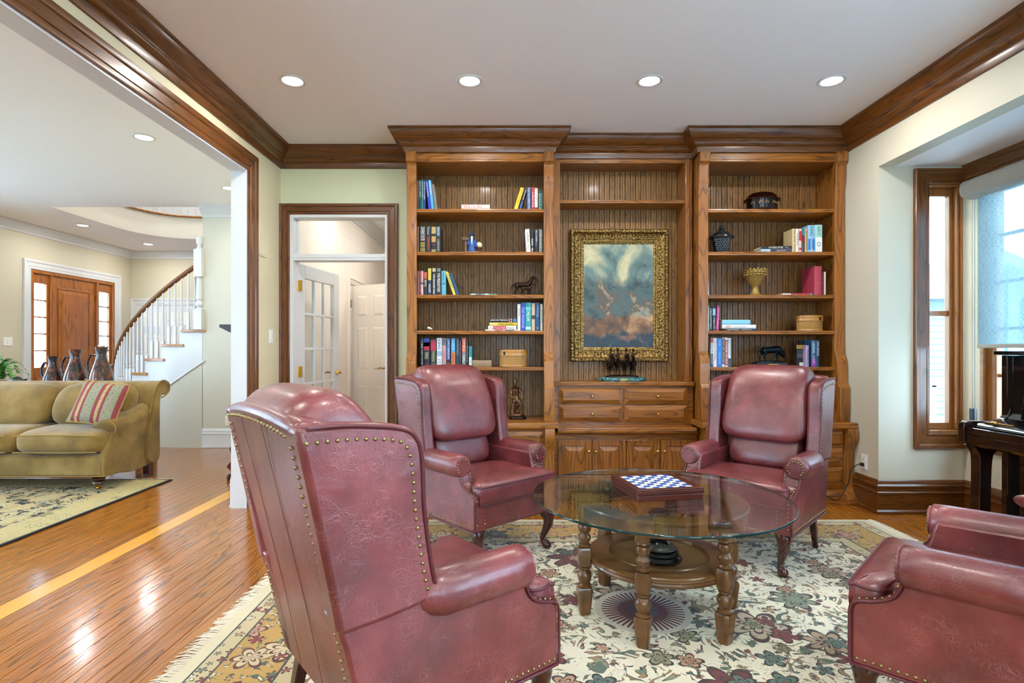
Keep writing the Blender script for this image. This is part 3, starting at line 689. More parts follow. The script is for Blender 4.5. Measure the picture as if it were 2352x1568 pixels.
        # nails: wing rim, back edge, arm strip, scroll, base line
        rim = resample([(s*(hw+.0115), y, z) for y, z in smoothpoly([(.50, .998), (.40, .998), (.285, .985), (.248, .96), (.234, .90), (.226, .80), (.205, .66), (.188, .585)], 6, False)], .0235)
        nails += [(p, (s, 0, 0), s) for p in rim]
        bk_e = resample([(s*.282, y+.0055, z) for y, z in BACKP[1:5] + [(.5145, 1.0)]], .0235)
        nails += [(p + Vector((0, .0005, 0)), (0, 1, -.2), s) for p in bk_e]
        strip = smoothpoly([(-.1575, .515), (-.180, .463), (-.226, .439), (-.268, .427), (-.2865, .402), (-.2885, .36), (-.2885, .245)], 6, False)
        for off in (.252, .308):
            pts2 = resample([(s*off, y, z) for y, z in strip], .0215)
            for i, p in enumerate(pts2):
                q = pts2[min(i+1, len(pts2)-1)] - pts2[max(i-1, 0)]; nr = Vector((0, q.z, -q.y)).normalized()
                if nr.y > 0 or (abs(nr.y) < .05 and nr.z < 0): nr = -nr
                nails.append((p + nr*.001, nr, s))
        for k in range(13):
            th = -PI*.62 + k*(2*PI*.62+PI*.24)/12 - PI*.12 + PI/2
            nails.append((Vector((ax + .040*math.cos(th), -.1657, az + .040*math.sin(th))), (0, -1, 0), s))
        nails += [(p, (s, 0, 0), s) for p in resample([(s*(hw+.0005), -.27, .247), (s*(hw+.0005), .33, .247)], .0215)]
    nails += [(p, (0, 1, .1), 0) for p in resample([(x, .5335-.010*(x/.3)**2, 1.006+arch(x)) for x in [-.27+.027*i for i in range(21)]], .0235)]
    joined = MB(); NV = [Vector(v.co) for v in NAILM.vertices]; NF = [tuple(f.vertices) for f in NAILM.polygons]
    for p, nr, s in nails:
        M = Matrix.Translation(p) @ qz(nr)
        if nails_as_parts and s <= 0:
            o = link('nailhead', NAILM, None, t); o.matrix_local = M
        else: joined.add([M @ v for v in NV], NF)
    A('nailhead_rows', joined, NAIL, 60, stuff=True)
    # legs
    for s in (-1, 1):
        kx = s*.255; d = Vector((s*.7, -.7, 0))
        path = [(.0, .25), (.012, .225), (.034, .19), (.030, .15), (.010, .10), (-.006, .065), (-.004, .045), (.014, .030), (.022, .018), (.020, .004)]
        rad = [.034, .040, .036, .029, .021, .0155, .017, .025, .029, .024]
        pts = [Vector((kx, -.235, 0)) + d*a + Vector((0, 0, z)) for a, z in path]
        A('front_leg', MB().tube(pts, rad, 14), MAHOG, 60)
        lg = MB(); x, y = s*.26, .30
        for (dz, dy, h) in ((.23, 0, .021),): pass
        vs = [(x-.021, y-.021, .235), (x+.021, y-.021, .235), (x+.021, y+.021, .235), (x-.021, y+.021, .235)] + [(x+s*.01-.014, y+.045-.014, 0), (x+s*.01+.014, y+.045-.014, 0), (x+s*.01+.014, y+.045+.014, 0), (x+s*.01-.014, y+.045+.014, 0)]
        A('rear_leg', lg.add(vs, [(0,1,2,3),(7,6,5,4),(0,1,5,4),(1,2,6,5),(2,3,7,6),(3,0,4,7)]), MAHOG, None, .003)
    return t
RZ = .0125  # chairs stand on the rug
def put(t, x, y, deg): t.location = (x, y, RZ); t.rotation_euler = (0, 0, math.radians(deg))
ca = chair('leather wing chair in the left foreground, seen from behind with brass nailheads', True); put(ca, -.272, 1.815, 129)
cb = chair('leather wing chair in front of the left bookcase bay, facing the table', False); put(cb, -.135, 3.40, 42.4)
cc = copy_tree(cb); cc['label'] = 'leather wing chair in front of the right bookcase bay, blue light on its wing'; put(cc, 1.441, 3.338, -43.8)
cd = copy_tree(cb); cd['label'] = 'leather wing chair cut off by the right picture edge, only arms and seat visible'; put(cd, 1.505, 1.784, -134)

# ================================================================ glass-topped table
TC = Vector((.694, 2.583, 0)); GZ = .548; GR = .58
TWOOD = oak('table_wood', '#7a5228', '#5e3b1a', '#28170a', 'Z', ring=8, lines=5, rough=.3, amount=.8, coat=.4)
TWOODX = oak('table_wood_top', '#7a5228', '#5e3b1a', '#28170a', 'X', ring=8, lines=5, rough=.3, amount=.8, coat=.4)
def tglass():
    g = G('table_glass'); bf = g.n('NewGeometry').outputs['Backfacing']
    fr = g.n('Fresnel', None, IOR=g.math('MULTIPLY_ADD', bf, 1/1.5-1.5, 1.5))
    tr = g.n('BsdfTransparent', None, Color=(.86, .95, .93, 1)); gl = g.n('BsdfGlossy', None, Color=(1, 1, 1, 1), Roughness=0.0)
    mx = g.n('MixShader', None, _0=g.math('MINIMUM', fr, .85), _1=tr, _2=gl); g.t.links.new(mx.outputs[0], g.out.inputs[0]); return g.m
gl = G('glass_edge').bsdf('#07302e', .06, Specular_IOR_Level=.6)
t = thing('coffee_table', 'round glass-topped coffee table with six turned wooden legs and a cane shelf', 'table', TC)
top = MB().lathe([(.001, GZ-.010), (GR-.003, GZ-.010), (GR-.003, GZ), (.001, GZ)], TC, 96)
top.f = top.f[:-2]
part('glass_top', top, tglass(), t, 40)
ed = MB(); seg = 96
pr = [(GR-.003, -.010), (GR-.0012, -.0095), (GR, -.0075), (GR, -.0025), (GR-.0012, -.0005), (GR-.003, 0)]
vs = [(TC.x+r*math.cos(2*PI*k/seg), TC.y+r*math.sin(2*PI*k/seg), GZ+z) for r, z in pr for k in range(seg)]
ed.add(vs, [(i*seg+k, i*seg+(k+1) % seg, (i+1)*seg+(k+1) % seg, (i+1)*seg+k) for i in range(5) for k in range(seg)])
part('glass_rim', ed, gl, t, 60)
def annulus(prof): # closed (r,z) loop
    m = len(prof); s = 72; mb = MB()
    vs = [(TC.x+r*math.cos(2*PI*k/s), TC.y+r*math.sin(2*PI*k/s), z) for r, z in prof for k in range(s)]
    return mb.add(vs, [(i*s+k, i*s+(k+1) % s, ((i+1) % m)*s+(k+1) % s, ((i+1) % m)*s+k) for i in range(m) for k in range(s)])
part('apron_ring', annulus([(.285, .520), (.292, .530), (.33, .536), (.385, .536), (.392, .530), (.390, .522), (.380, .516), (.378, .470), (.366, .462), (.300, .462), (.290, .470)]), TWOODX, t, 40)
part('shelf_ring', annulus([(.215, .276), (.225, .288), (.232, .284), (.30, .284), (.318, .280), (.326, .272), (.322, .266), (.326, .258), (.318, .246), (.235, .244), (.218, .250)]), TWOODX, t, 40)
def cane():
    g = G('woven_cane'); w1 = g.n('TexWave', {'wave_type': 'BANDS', 'bands_direction': 'X'}, Vector=g.coord(), Scale=60.0); w2 = g.n('TexWave', {'wave_type': 'BANDS', 'bands_direction': 'Y'}, Vector=g.coord(), Scale=60.0)
    h = g.math('MULTIPLY', w1.outputs[1], w2.outputs[1]); nz = g.n('TexNoise', None, Vector=g.coord(), Scale=9.0)
    c = g.mix(h, '#5e3d18', '#a87a40'); c = g.mix(g.math('MULTIPLY', nz.outputs[0], .4), c, '#6a4520'); return g.bsdf(c, .5, h, .6, .003)
part('cane_panel', MB().lathe([(.001, .258), (.222, .258), (.222, .272), (.001, .272)], TC, 60), cane(), t)
legp = [(.0, .0)]
def turned(prof, c, seg=16): return MB().lathe(prof, c, seg)
for k in range(6):
    a = math.radians(k*60 + 5); lx, ly = TC.x+.347*math.cos(a), TC.y+.347*math.sin(a)
    L = MB()
    def blk(z0, z1, h0, h1, ch=.012):
        q = MB().lathe([(h0*1.16, z0), (h0*1.36, z0+ch), (h1*1.36, z1-ch), (h1*1.16, z1)], (0, 0, 0), 8, rot=PI/8)
        # square block with chamfered corners
        vs = []; 
        for hh, zz in ((h0, z0), (h0+.004, z0+ch), (h1+.004, z1-ch), (h1, z1)):
            c = hh*.30
            vs += [(hh, hh-c, zz), (hh-c, hh, zz), (-hh+c, hh, zz), (-hh, hh-c, zz), (-hh, -hh+c, zz), (-hh+c, -hh, zz), (hh-c, -hh, zz), (hh, -hh+c, zz)]
        b = MB().add(vs, [tuple(range(7, -1, -1)), tuple(range(24, 32))] + [(i*8+j, i*8+(j+1) % 8, (i+1)*8+(j+1) % 8, (i+1)*8+j) for i in range(3) for j in range(8)])
        return b
    M = Matrix.Translation((lx, ly, RZ)) @ Matrix.Rotation(a, 4, 'Z')
    for args in ((0, .125, .021, .030), (.222, .306, .026, .026), (.425, .522, .026, .026)): L.join(blk(*args))
    L.lathe([(.026, .122), (.031, .128), (.031, .136), (.022, .142), (.030, .160), (.034, .176), (.030, .192), (.019, .203), (.027, .209), (.027, .216), (.020, .222)], (0, 0, 0), 18)
    L.lathe([(.020, .304), (.028, .312), (.028, .320), (.018, .327), (.028, .342), (.030, .354), (.023, .368), (.018, .374), (.027, .380), (.031, .395), (.027, .408), (.018, .414), (.028, .420), (.026, .428)], (0, 0, 0), 18)
    part('leg', L.xf(M), TWOOD, t, 35)
# black pedestal ornament standing on the cane shelf
o = thing('pedestal_ornament', 'black lacquered pedestal ornament on the cane shelf under the glass', 'ornament', (TC.x-.01, TC.y-.06, .272))
BLK = plain('black_lacquer', '#0c0b0c', .12); STONE = plain('dark_stone', '#3a3630', .25)
c = (TC.x-.01, TC.y-.06, .2725)
part('base', MB().lathe([(.098, .008), (.100, .014), (.092, .022), (.085, .028), (.088, .036), (.080, .044), (.070, .048)], c, 12), BLK, o, 30)
for k in range(6): a = k*PI/3; part('foot', MB().ball((c[0]+.088*math.cos(a), c[1]+.088*math.sin(a), c[2]+.007), (.012, .012, .007), 8, 6), BLK, o, 60)
part('collar', MB().lathe([(.068, .048), (.074, .056), (.068, .068), (.048, .078)], c, 24), STONE, o, 60)
part('stem', MB().lathe([(.046, .078), (.030, .10), (.026, .14), (.034, .17), (.048, .195), (.05, .21), (.03, .225), (.012, .23)], c, 20), BLK, o, 60)

# ================================================================ chess box
CB = Vector((.695, 2.636, GZ+.0005)); ca_ = math.radians(10.4)
MC = Matrix.Translation(CB) @ Matrix.Rotation(ca_, 4, 'Z')
CHW = oak('chess_wood', '#5c2416', '#46170e', '#200a06', 'X', ring=6, lines=4, rough=.28, amount=.5, coat=.4)
t = thing('chess_box', 'wooden chess box with blue and white squares on the glass table', 'chess board', CB)
hb = .161
part('case', MB().box(-hb+.003, hb-.003, -hb+.003, hb-.003, 0, .026).xf(MC), CHW, t, None, .003)
part('lid', MB().box(-hb, hb, -hb, hb, .027, .046).xf(MC), CHW, t, None, .003)
fr = MB()
for x0, x1, y0, y1 in ((-hb, hb, -hb, -.128), (-hb, hb, .128, hb), (-hb, -.128, -.128, .128), (.128, hb, -.128, .128)): fr.box(x0+.001, x1-.001, y0+.001 if y0 < -.15 else y0, y1-.001 if y1 > .15 else y1, .046, .052)
part('border', fr.xf(MC), CHW, t, None, .002)
SQB, SQW = plain('chess_blue', '#2457a8', .25), plain('chess_white', '#e8e8dc', .3)
for i in range(8):
    for j in range(8):
        q = .0318; x, y = (i-4)*q, (j-4)*q
        part('square', MB().box(x+.0003, x+q-.0003, y+.0003, y+q-.0003, .046, .0485).xf(MC), SQB if (i+j) % 2 == 0 else SQW, t)

# ================================================================ floral rug
RC = Vector((.652, 2.585, 0)); RHX, RHY = 1.893, 1.385
def flower_layer(g, co, scale, seed, petals, rad, cols, rot=0.0, keep=.0, warp=.04):
    off = g.n('VectorMath', {'operation': 'ADD'}, _0=co, _1=(seed*3.7, seed*1.9, 0))
    nz = g.n('TexNoise', None, Vector=off.outputs[0], Scale=scale*1.6, Detail=1.0)
    nv = g.n('VectorMath', {'operation': 'SCALE'}, _0=nz.outputs['Color'], Scale=.14/scale)
    p = g.n('VectorMath', {'operation': 'ADD'}, _0=off.outputs[0], _1=nv.outputs[0])
    v = g.n('TexVoronoi', {'voronoi_dimensions': '2D', 'feature': 'F1'}, Vector=p.outputs[0], Scale=scale, Randomness=.75)
    sc = g.n('VectorMath', {'operation': 'SCALE'}, _0=p.outputs[0], Scale=1.0)
    d = g.n('VectorMath', {'operation': 'SUBTRACT'}, _0=sc.outputs[0], _1=v.outputs['Position'])
    s = g.n('SeparateXYZ', None, Vector=d.outputs[0]); rc = g.n('SeparateColor', None, Color=v.outputs['Color'])
    an = g.math('ARCTAN2', s.outputs[1], s.outputs[0]); r = g.math('MULTIPLY', g.n('VectorMath', {'operation': 'LENGTH'}, _0=d.outputs[0]).outputs['Value'], scale)
    pt = g.math('ABSOLUTE', g.math('COSINE', g.math('MULTIPLY_ADD', an, petals/2, g.math('MULTIPLY', rc.outputs[0], 6.0))))
    size = g.math('MULTIPLY_ADD', rc.outputs[1], .5, .62)
    lim = g.math('MULTIPLY', g.math('MULTIPLY', g.math('MULTIPLY_ADD', pt, .45, .55), rad), size)
    q = g.math('DIVIDE', r, lim)
    on = g.math('GREATER_THAN', rc.outputs[2], keep)
    inside = g.math('MULTIPLY', g.math('LESS_THAN', q, 1.0), on)
    line = g.math('MULTIPLY', g.math('MULTIPLY', g.math('GREATER_THAN', q, .88), g.math('LESS_THAN', q, 1.06)), on)
    core = g.math('MULTIPLY', g.math('LESS_THAN', q, .34), on)
    band = g.math('MULTIPLY', g.math('MULTIPLY', g.math('GREATER_THAN', q, .5), g.math('LESS_THAN', q, .6)), on)
    n = len(cols); colr = g.ramp(rc.outputs[0], [(i/n, c) for i, c in enumerate(cols)], 'CONSTANT')
    col2 = g.ramp(rc.outputs[1], [(i/n, c) for i, c in enumerate(cols[::-1])], 'CONSTANT')
    return inside, line, core, band, colr, col2
def paint_layer(g, col, lay, ink='#3a2a22'):
    ins, line, core, band, c1, c2 = lay
    col = g.mix(ins, col, c1); col = g.mix(band, col, ink); col = g.mix(core, col, c2); return g.mix(line, col, ink)
def leaves(g, col, co, scale, seed, cols, ink, amt=.5):
    off = g.n('VectorMath', {'operation': 'ADD'}, _0=co, _1=(seed*2.3, seed*5.1, 0))
    nz = g.n('TexNoise', None, Vector=off.outputs[0], Scale=scale*.55, Detail=2.0, Roughness=.55, Distortion=.8)
    f = g.math('FRACT', g.math('MULTIPLY', nz.outputs[0], 7.0))
    n2 = g.n('TexNoise', None, Vector=off.outputs[0], Scale=scale*1.3, Detail=1.0)
    m = g.math('MULTIPLY', g.ramp(f, [(.62, (0, 0, 0, 1)), (.63, (1, 1, 1, 1)), (.86, (1, 1, 1, 1)), (.87, (0, 0, 0, 1))]), g.math('GREATER_THAN', n2.outputs[0], amt))
    ln = g.math('MULTIPLY', g.ramp(f, [(.58, (0, 0, 0, 1)), (.59, (1, 1, 1, 1)), (.63, (1, 1, 1, 1)), (.64, (0, 0, 0, 1)), (.85, (0, 0, 0, 1)), (.86, (1, 1, 1, 1)), (.90, (1, 1, 1, 1)), (.91, (0, 0, 0, 1))]), g.math('GREATER_THAN', n2.outputs[0], amt-.02))
    n3 = g.n('TexNoise', None, Vector=off.outputs[0], Scale=scale*.9)
    lc = g.ramp(n3.outputs[0], [(0, cols[0]), (.42, cols[1]), (.5, cols[2]), (.58, cols[3])], 'CONSTANT')
    return g.mix(ln, g.mix(m, col, lc), ink)
def rug_mat():
    g = G('floral_rug'); co = g.coord(); s = g.n('SeparateXYZ', None, Vector=co)
    d = g.math('MINIMUM', g.math('SUBTRACT', RHX, g.math('ABSOLUTE', s.outputs[0])), g.math('SUBTRACT', RHY, g.math('ABSOLUTE', s.outputs[1])))
    fld = g.mix(g.n('TexNoise', None, Vector=co, Scale=2.0).outputs[0], '#dacfb0', '#e6dec6')
    fld = leaves(g, fld, co, 9.0, 1, ('#5b6a58', '#8a8a6c', '#9a7a58', '#44584e'), '#39382e', .50)
    fld = leaves(g, fld, co, 14.0, 4, ('#7a6a4c', '#5f7a70', '#b08a74', '#6c3a36'), '#3c3228', .54)
    fld = paint_layer(g, fld, flower_layer(g, co, 2.6, 2, 7, .40, ('#a98f72', '#7f8a72', '#b7a184', '#6b2f30'), keep=.25), '#43302a')
    fld = paint_layer(g, fld, flower_layer(g, co, 6.0, 5, 5, .36, ('#7c2f30', '#5d7468', '#b98d6a', '#8c8a66'), keep=.35), '#332823')
    nl = g.n('TexNoise', None, Vector=co, Scale=13.0, Detail=2.0, Distortion=1.4); fl2 = g.math('FRACT', g.math('MULTIPLY', nl.outputs[0], 8.0))
    nm = g.n('TexNoise', None, Vector=co, Scale=5.0, Detail=1.0)
    fld = g.mix(g.math('MULTIPLY', g.math('MULTIPLY', g.math('GREATER_THAN', fl2, .86), g.math('GREATER_THAN', nm.outputs[0], .50)), .75), fld, '#4a4436')
    # round dark medallion under the table
    rr = g.n('VectorMath', {'operation': 'LENGTH'}, _0=g.n('VectorMath', {'operation': 'ADD'}, _0=co, _1=(.03, 0, 0)).outputs[0]).outputs['Value']
    an = g.math('ARCTAN2', s.outputs[1], g.math('ADD', s.outputs[0], .03))
    spk = g.math('GREATER_THAN', g.math('SINE', g.math('MULTIPLY', an, 46.0)), g.math('MULTIPLY_ADD', rr, 18.0, -3.0))
    med = g.mix(g.math('LESS_THAN', rr, .075), '#52161f', '#40343c'); med = g.mix(g.math('LESS_THAN', rr, .03), med, '#7c7468')
    fld = g.mix(g.math('LESS_THAN', rr, .22), fld, '#c2bba6')
    fld = g.mix(g.math('MULTIPLY', g.math('LESS_THAN', rr, .19), spk), fld, med)
    gold = g.mix(g.n('TexNoise', None, Vector=co, Scale=3.0).outputs[0], '#a8823e', '#c0994e')
    gold = leaves(g, gold, co, 12.0, 7, ('#3f5c50', '#d2c6a2', '#6a7a54', '#c4a888'), '#4a2a20', .46)
    gold = paint_layer(g, gold, flower_layer(g, co, 4.2, 3, 6, .42, ('#cdbb92', '#b98d74', '#4f6a58', '#c4b48c'), keep=.05), '#5a2a22')
    gold = paint_layer(g, gold, flower_layer(g, co, 9.0, 8, 5, .34, ('#8c2a30', '#cbbb94', '#8c2a30', '#4f6a58'), keep=.2), '#4a2a20')
    guard = paint_layer(g, '#bfae84', flower_layer(g, co, 15.0, 9, 5, .48, ('#8c2a30', '#d8ccb0', '#5a7464', '#b98a6a'), keep=.1), '#3a3a34')
    def lt(v): return g.math('LESS_THAN', d, v)
    col = g.mix(lt(.47), fld, '#39413a'); col = g.mix(lt(.46), col, guard); col = g.mix(lt(.385), col, '#39413a'); col = g.mix(lt(.375), col, gold)
    col = g.mix(lt(.135), col, '#39413a'); col = g.mix(lt(.127), col, guard); col = g.mix(lt(.062), col, '#39413a'); col = g.mix(lt(.054), col, '#cfc4a2')
    pile = g.n('TexNoise', None, Vector=co, Scale=420.0, Detail=2.0)
    col = g.mix(g.math('MULTIPLY', pile.outputs[0], .25), col, '#2a221a', 'MULTIPLY') if False else col
    return g.bsdf(col, .95, pile.outputs[0], .5, .004, Sheen_Weight=.15)
t = thing('area_rug', 'cream floral area rug with a gold border under the wing chairs', 'rug', RC)
o = part('pile', MB().box(-RHX, RHX, -RHY, RHY, .0005, .012), rug_mat(), t, None, .004, local=True)
FRINGE = plain('rug_fringe', '#d8cdb4', .9)
for s in (-1, 1):
    fr = MB(); y = -RHY+.004
    while y < RHY-.004:
        L = RND.uniform(.055, .085); dy = RND.uniform(-.014, .014); x0 = s*RHX
        fr.tube([(x0-s*.004, y, .007), (x0+s*L*.5, y+dy*.3, .008+RND.uniform(0, .004)), (x0+s*L, y+dy, .002)], [.0026, .0028, .0014], 4)
        y += RND.uniform(.0060, .0085)
    part('fringe', fr, FRINGE, t, None, 0, local=True, stuff=True)
# ================================================================ books
def text_mb(s):
    cu = bpy.data.curves.new('txt', 'FONT'); cu.body = s; cu.resolution_u = 2; cu.align_x = 'CENTER'; cu.align_y = 'CENTER'
    ob = bpy.data.objects.new('txt', cu); me = bpy.data.meshes.new_from_object(ob)
    mb = MB(); mb.v = [tuple(v.co) for v in me.vertices]; mb.f = [tuple(p.vertices) for p in me.polygons]
    bpy.data.objects.remove(ob); bpy.data.curves.remove(cu); bpy.data.meshes.remove(me)
    xs = [v[0] for v in mb.v]; ys = [v[1] for v in mb.v]; ox, oy = (max(xs)+min(xs))/2, (max(ys)+min(ys))/2
    mb.v = [(a-ox, b-oy, 0) for a, b, c in mb.v]
    return mb, max(xs)-min(xs), max(ys)-min(ys)
def flat_mesh(mb, name):
    me = bpy.data.meshes.new(name); me.from_pydata(mb.v, [], mb.f); me.update(); return me
def lettering(txt, L, H, M, m, parent, name='lettering'):
    mb, w, h = text_mb(txt); mb.xf(M @ Matrix.Diagonal((L/w, H/h, 1, 1)))
    return link(name, flat_mesh(mb, name), m, parent)
PAGES = plain('book_pages', '#d9ccae', .85)
ORD = ['first', 'second', 'third', 'fourth', 'fifth', 'sixth', 'seventh', 'eighth', 'ninth', 'tenth', 'eleventh', 'twelfth', 'thirteenth', 'fourteenth']
YSP = 4.60
def book(x0, x1, zb, zt, col, label, group, lean=0.0, dep=.155, text=(), bands=(), y0=YSP, flatlie=False, rough=.4):
    """text: (string, lo, hi, width share, colour) along the spine; lean: radians, top to the right positive"""
    w, h = (x1-x0), (zt-zb)
    if lean: h = h/math.cos(lean)
    cv = .0025
    if flatlie:   # spine runs along x, book lies on its back
        M = Matrix.Translation((x0, y0, zb)); Lx, T = w, h
        pr = [(dep, 0), (dep, cv), (cv*1.6, cv), (cv*1.6, T-cv), (dep, T-cv), (dep, T), (.004, T), (.0008, T*.8), (0, T*.5), (.0008, T*.2), (.004, 0)]
        o = link('book', MB().prism(pr, 'x', 0, Lx).xf(M).mesh('book', 30), flat(col, rough)); o['label'] = label; o['category'] = 'book'; o['group'] = group
        part('pages', MB().box(.003, Lx-.003, cv*1.6, dep-.004, cv, T-cv).xf(M), PAGES, o)
        for (a, b, c) in bands: part('band', MB().box(a*Lx, b*Lx, -.0006, .0015, T*.06, T*.94).xf(M), flat(c, rough), o)
        for (s, a, b, k, c) in text:
            lettering(s, (b-a)*Lx, T*k, M @ Matrix.Translation(((a+b)/2*Lx, -.0009, T/2)) @ Matrix.Rotation(PI/2, 4, 'X'), flat(c, .5), o)
        return o
    if lean > 0: M = Matrix.Translation((x1, y0, zb)) @ Matrix.Rotation(lean, 4, 'Y') @ Matrix.Translation((-w, 0, 0))
    else: M = Matrix.Translation((x0, y0, zb)) @ Matrix.Rotation(lean, 4, 'Y')
    pr = [(0, dep), (0, .004), (w*.2, .0008), (w*.5, 0), (w*.8, .0008), (w, .004), (w, dep), (w-cv, dep), (w-cv, cv*1.6), (cv, cv*1.6), (cv, dep)]
    if w < .012: pr = [(0, dep), (0, 0), (w, 0), (w, dep), (w*.8, dep), (w*.8, .003), (w*.2, .003), (w*.2, dep)]; cv = w*.2
    o = link('book', MB().prism(pr, 'z', 0, h).xf(M).mesh('book', 30), flat(col, rough)); o['label'] = label; o['category'] = 'book'; o['group'] = group
    part('pages', MB().box(cv, w-cv, .0035, dep-.004, .003, h-.003).xf(M), PAGES, o)
    for (a, b, c) in bands: part('band', MB().box(w*.04, w*.96, -.0006, .0025, a*h, b*h).xf(M), flat(c, rough), o)
    for (s, a, b, k, c) in text:
        lettering(s, (b-a)*h, w*k, M @ Matrix.Translation((w/2, -.0009, (a+b)/2*h)) @ Matrix.Rotation(PI/2, 4, 'X') @ Matrix.Rotation(-PI/2, 4, 'Z'), flat(c, .5), o)
    return o
WT, BK, RD, YL = '#e9e6dc', '#15161a', '#a81f2c', '#e3c21c'
def row(bay, si, name, items):
    """items: (px0, px1, py_top, colour, look, {options}) measured on the spines"""
    for i, it in enumerate(items):
        x0, x1, yt, col, look = it[:5]; op = it[5] if len(it) > 5 else {}
        zb = ZSH[si]; zt = PZ(yt, YSP)
        lab = '%s, %s book from left, %s, %s bookcase bay' % (look, ORD[i], name, bay)
        book(PX(x0, YSP)+.0004, PX(x1, YSP)-.0004, zb+.0003, zt, col, lab, 'books on the shelves', **op)
def stack(bay, si, name, items):
    z = ZSH[si]+.0003
    for i, (x0, x1, px_h, col, look, op) in enumerate(items):
        h = px_h*YSP/F; lab = '%s lying flat, %s, %s bookcase bay' % (look, name, bay)
        book(PX(x0, YSP), PX(x1, YSP), z, z+h-.0004, col, lab, 'books lying flat', flatlie=True, **op); z += h
T = lambda *a: {'text': a}
row('left', 0, 'top shelf', [
 (956, 961.8, 414, '#4a4642', 'slim grey'), (962, 967.3, 413, '#0e4a50', 'slim dark teal', T(('HOW TO SPEAK', .42, .95, .5, WT))), (967.4, 972.2, 413, '#15797c', 'slim teal', T(('GETTING IT DONE', .42, .95, .5, WT))),
 (972.3, 977.4, 413, '#16317c', 'slim navy', T(('THE POWER OF WORDS', .35, .95, .5, WT))),
 (984, 990, 415, '#1b37b4', 'royal blue leaning', {'lean': -.11, 'text': (('LEADING PEOPLE', .45, .95, .5, WT),)}), (990.5, 997, 413.5, '#2f9be0', 'sky blue leaning', {'lean': -.11, 'text': (('MANAGEMENT', .5, .95, .5, WT),)}),
 (998, 1005, 424, '#6d6a60', 'thin grey leaning', {'lean': -.13})])
stack('left', 0, 'top shelf', [(1056, 1131, 3.2, '#e07a1e', 'thin orange book under the barbecue book', {}),
 (1060, 1125, 9.4, WT, 'white barbecue book with red title', {'text': (('BARBECUE! BIBLE', .08, .74, .6, '#b02238'), ('*', .79, .84, .5, '#333333'))})])
row('left', 0, 'right end of top shelf', [
 (1180, 1188.5, 432, YL, 'yellow leaning', {'lean': .30, 'text': (('FOLLOW THE STORY', .3, .95, .55, '#a88a10'),)}), (1191.2, 1196.6, 433, '#1c2440', 'black and blue leaning', {'lean': .30, 'bands': ((0, .35, '#1f57a0'),), 'text': (('THE RULES', .45, .95, .6, WT),)}),
 (1210, 1219, 430, '#1f4a86', 'blue', T(('Daily Drive EXECUTIVE', .05, .97, .6, WT))), (1220.6, 1227.2, 430, '#b3212e', 'bright red', T(("A MAN'S TRAIL", .1, .8, .6, WT))),
 (1227.6, 1235.4, 430, '#9c1f2a', 'red and white', {'bands': ((.12, .95, WT),), 'text': (('SHOOT REPEAT', .3, .92, .6, '#9c1f2a'),)}), (1237.5, 1246, 437, '#6aa79a', 'pale green', {'bands': ((.84, 1, '#134a56'),), 'text': (('HENLE', .1, .78, .6, '#14454a'),)})])
row('left', 1, 'second shelf', [
 (956, 962.5, 520, '#5a4038', 'dull brown', T(('ONE OF ONE', .5, .95, .5, '#9a8060'))), (963, 978, 519, BK, 'thick black', T(('CATHERINE COULTER', .45, .97, .62, WT), ('BLIND SIDE', .04, .38, .7, '#d8c84a'))),
 (978.6, 989.2, 519, '#14181f', 'black with red title', {'text': (('Patricia', .68, .96, .5, '#9fc4c8'), ('TERMINAL', .08, .62, .5, '#c4462e'))}), (990.5, 1001.6, 519.6, '#151310', 'black and gold', {'bands': ((.72, .98, '#a8935a'), (0, .12, '#8d8a52'), (.4, .62, '#b08a50')), 'text': (('O', .26, .34, .4, '#c02868'),)}),
 (1001.8, 1011.5, 519, '#121c22', 'black and teal', {'bands': ((.62, .98, '#1c4a60'),), 'text': (('THE FACTORY', .64, .96, .5, WT), ('A CRIME NOVEL', .05, .5, .5, '#b4c4b4'))})])
row('left', 1, 'right end of second shelf', [
 (1209.5, 1219, 526, WT, 'white leaning', {'lean': -.06, 'text': (("A MAN'S TITLE", .1, .85, .55, '#333333'),)}), (1219.4, 1226, 526.5, '#1b1d20', 'narrow black', {'text': (('INSIDE', .3, .6, .6, WT), ('MEN', .05, .2, .6, WT))}),
 (1227.6, 1236.6, 526, '#17171c', 'black with blue title', T(('NICE COUNTRY', .45, .96, .4, WT), ('Favorite', .3, .9, .4, '#8090e0'))), (1238, 1246, 526, '#7f8c86', 'grey green', T(('LIFE STYLE', .2, .9, .5, '#d8dcc8')))])
row('left', 2, 'third shelf', [
 (956, 964, 622, '#7a4640', 'dull red'), (965, 972.3, 622, '#c58e94', 'pink', {'text': (('LIFE FORCE', .08, .45, .5, '#f0e4e4'),), 'bands': ((.45, .52, '#28405c'),)}), (973, 981.4, 623.7, '#15161a', 'black with orange top', {'bands': ((.7, .98, '#b3532c'),), 'text': (('NEW KILL', .35, .65, .6, '#d8d0a0'),)}),
 (982.8, 991, 615, '#1a2c4c', 'navy and yellow', {'bands': ((.55, .98, '#c2b14a'),), 'text': (('ROGUES', .1, .4, .6, WT),)}), (992.6, 1001, 615, '#14161a', 'tall black', {'bands': ((.86, .99, '#b0a070'),), 'text': (('THE DRAGON MAN', .05, .78, .6, WT),)}),
 (1001.7, 1013.6, 615, '#121519', 'thick black with white title', T(('NEMESIS', .86, .98, .6, '#a8b8a0'), ('THE PREDATORS', .12, .82, .55, WT))), (1014.2, 1024, 621.6, '#58a3b8', 'light blue', T(('Atlantis', .6, .95, .4, '#1c3a44'), ('x', .42, .52, .6, '#14242a'))),
 (1041, 1047, 625, '#d8c33c', 'yellow and navy leaning', {'lean': -.335, 'text': (('THE NEW EVENT', .3, .95, .5, '#2a4a70'),)}), (1047.6, 1055, 629, '#174468', 'navy leaning', {'lean': -.335})])
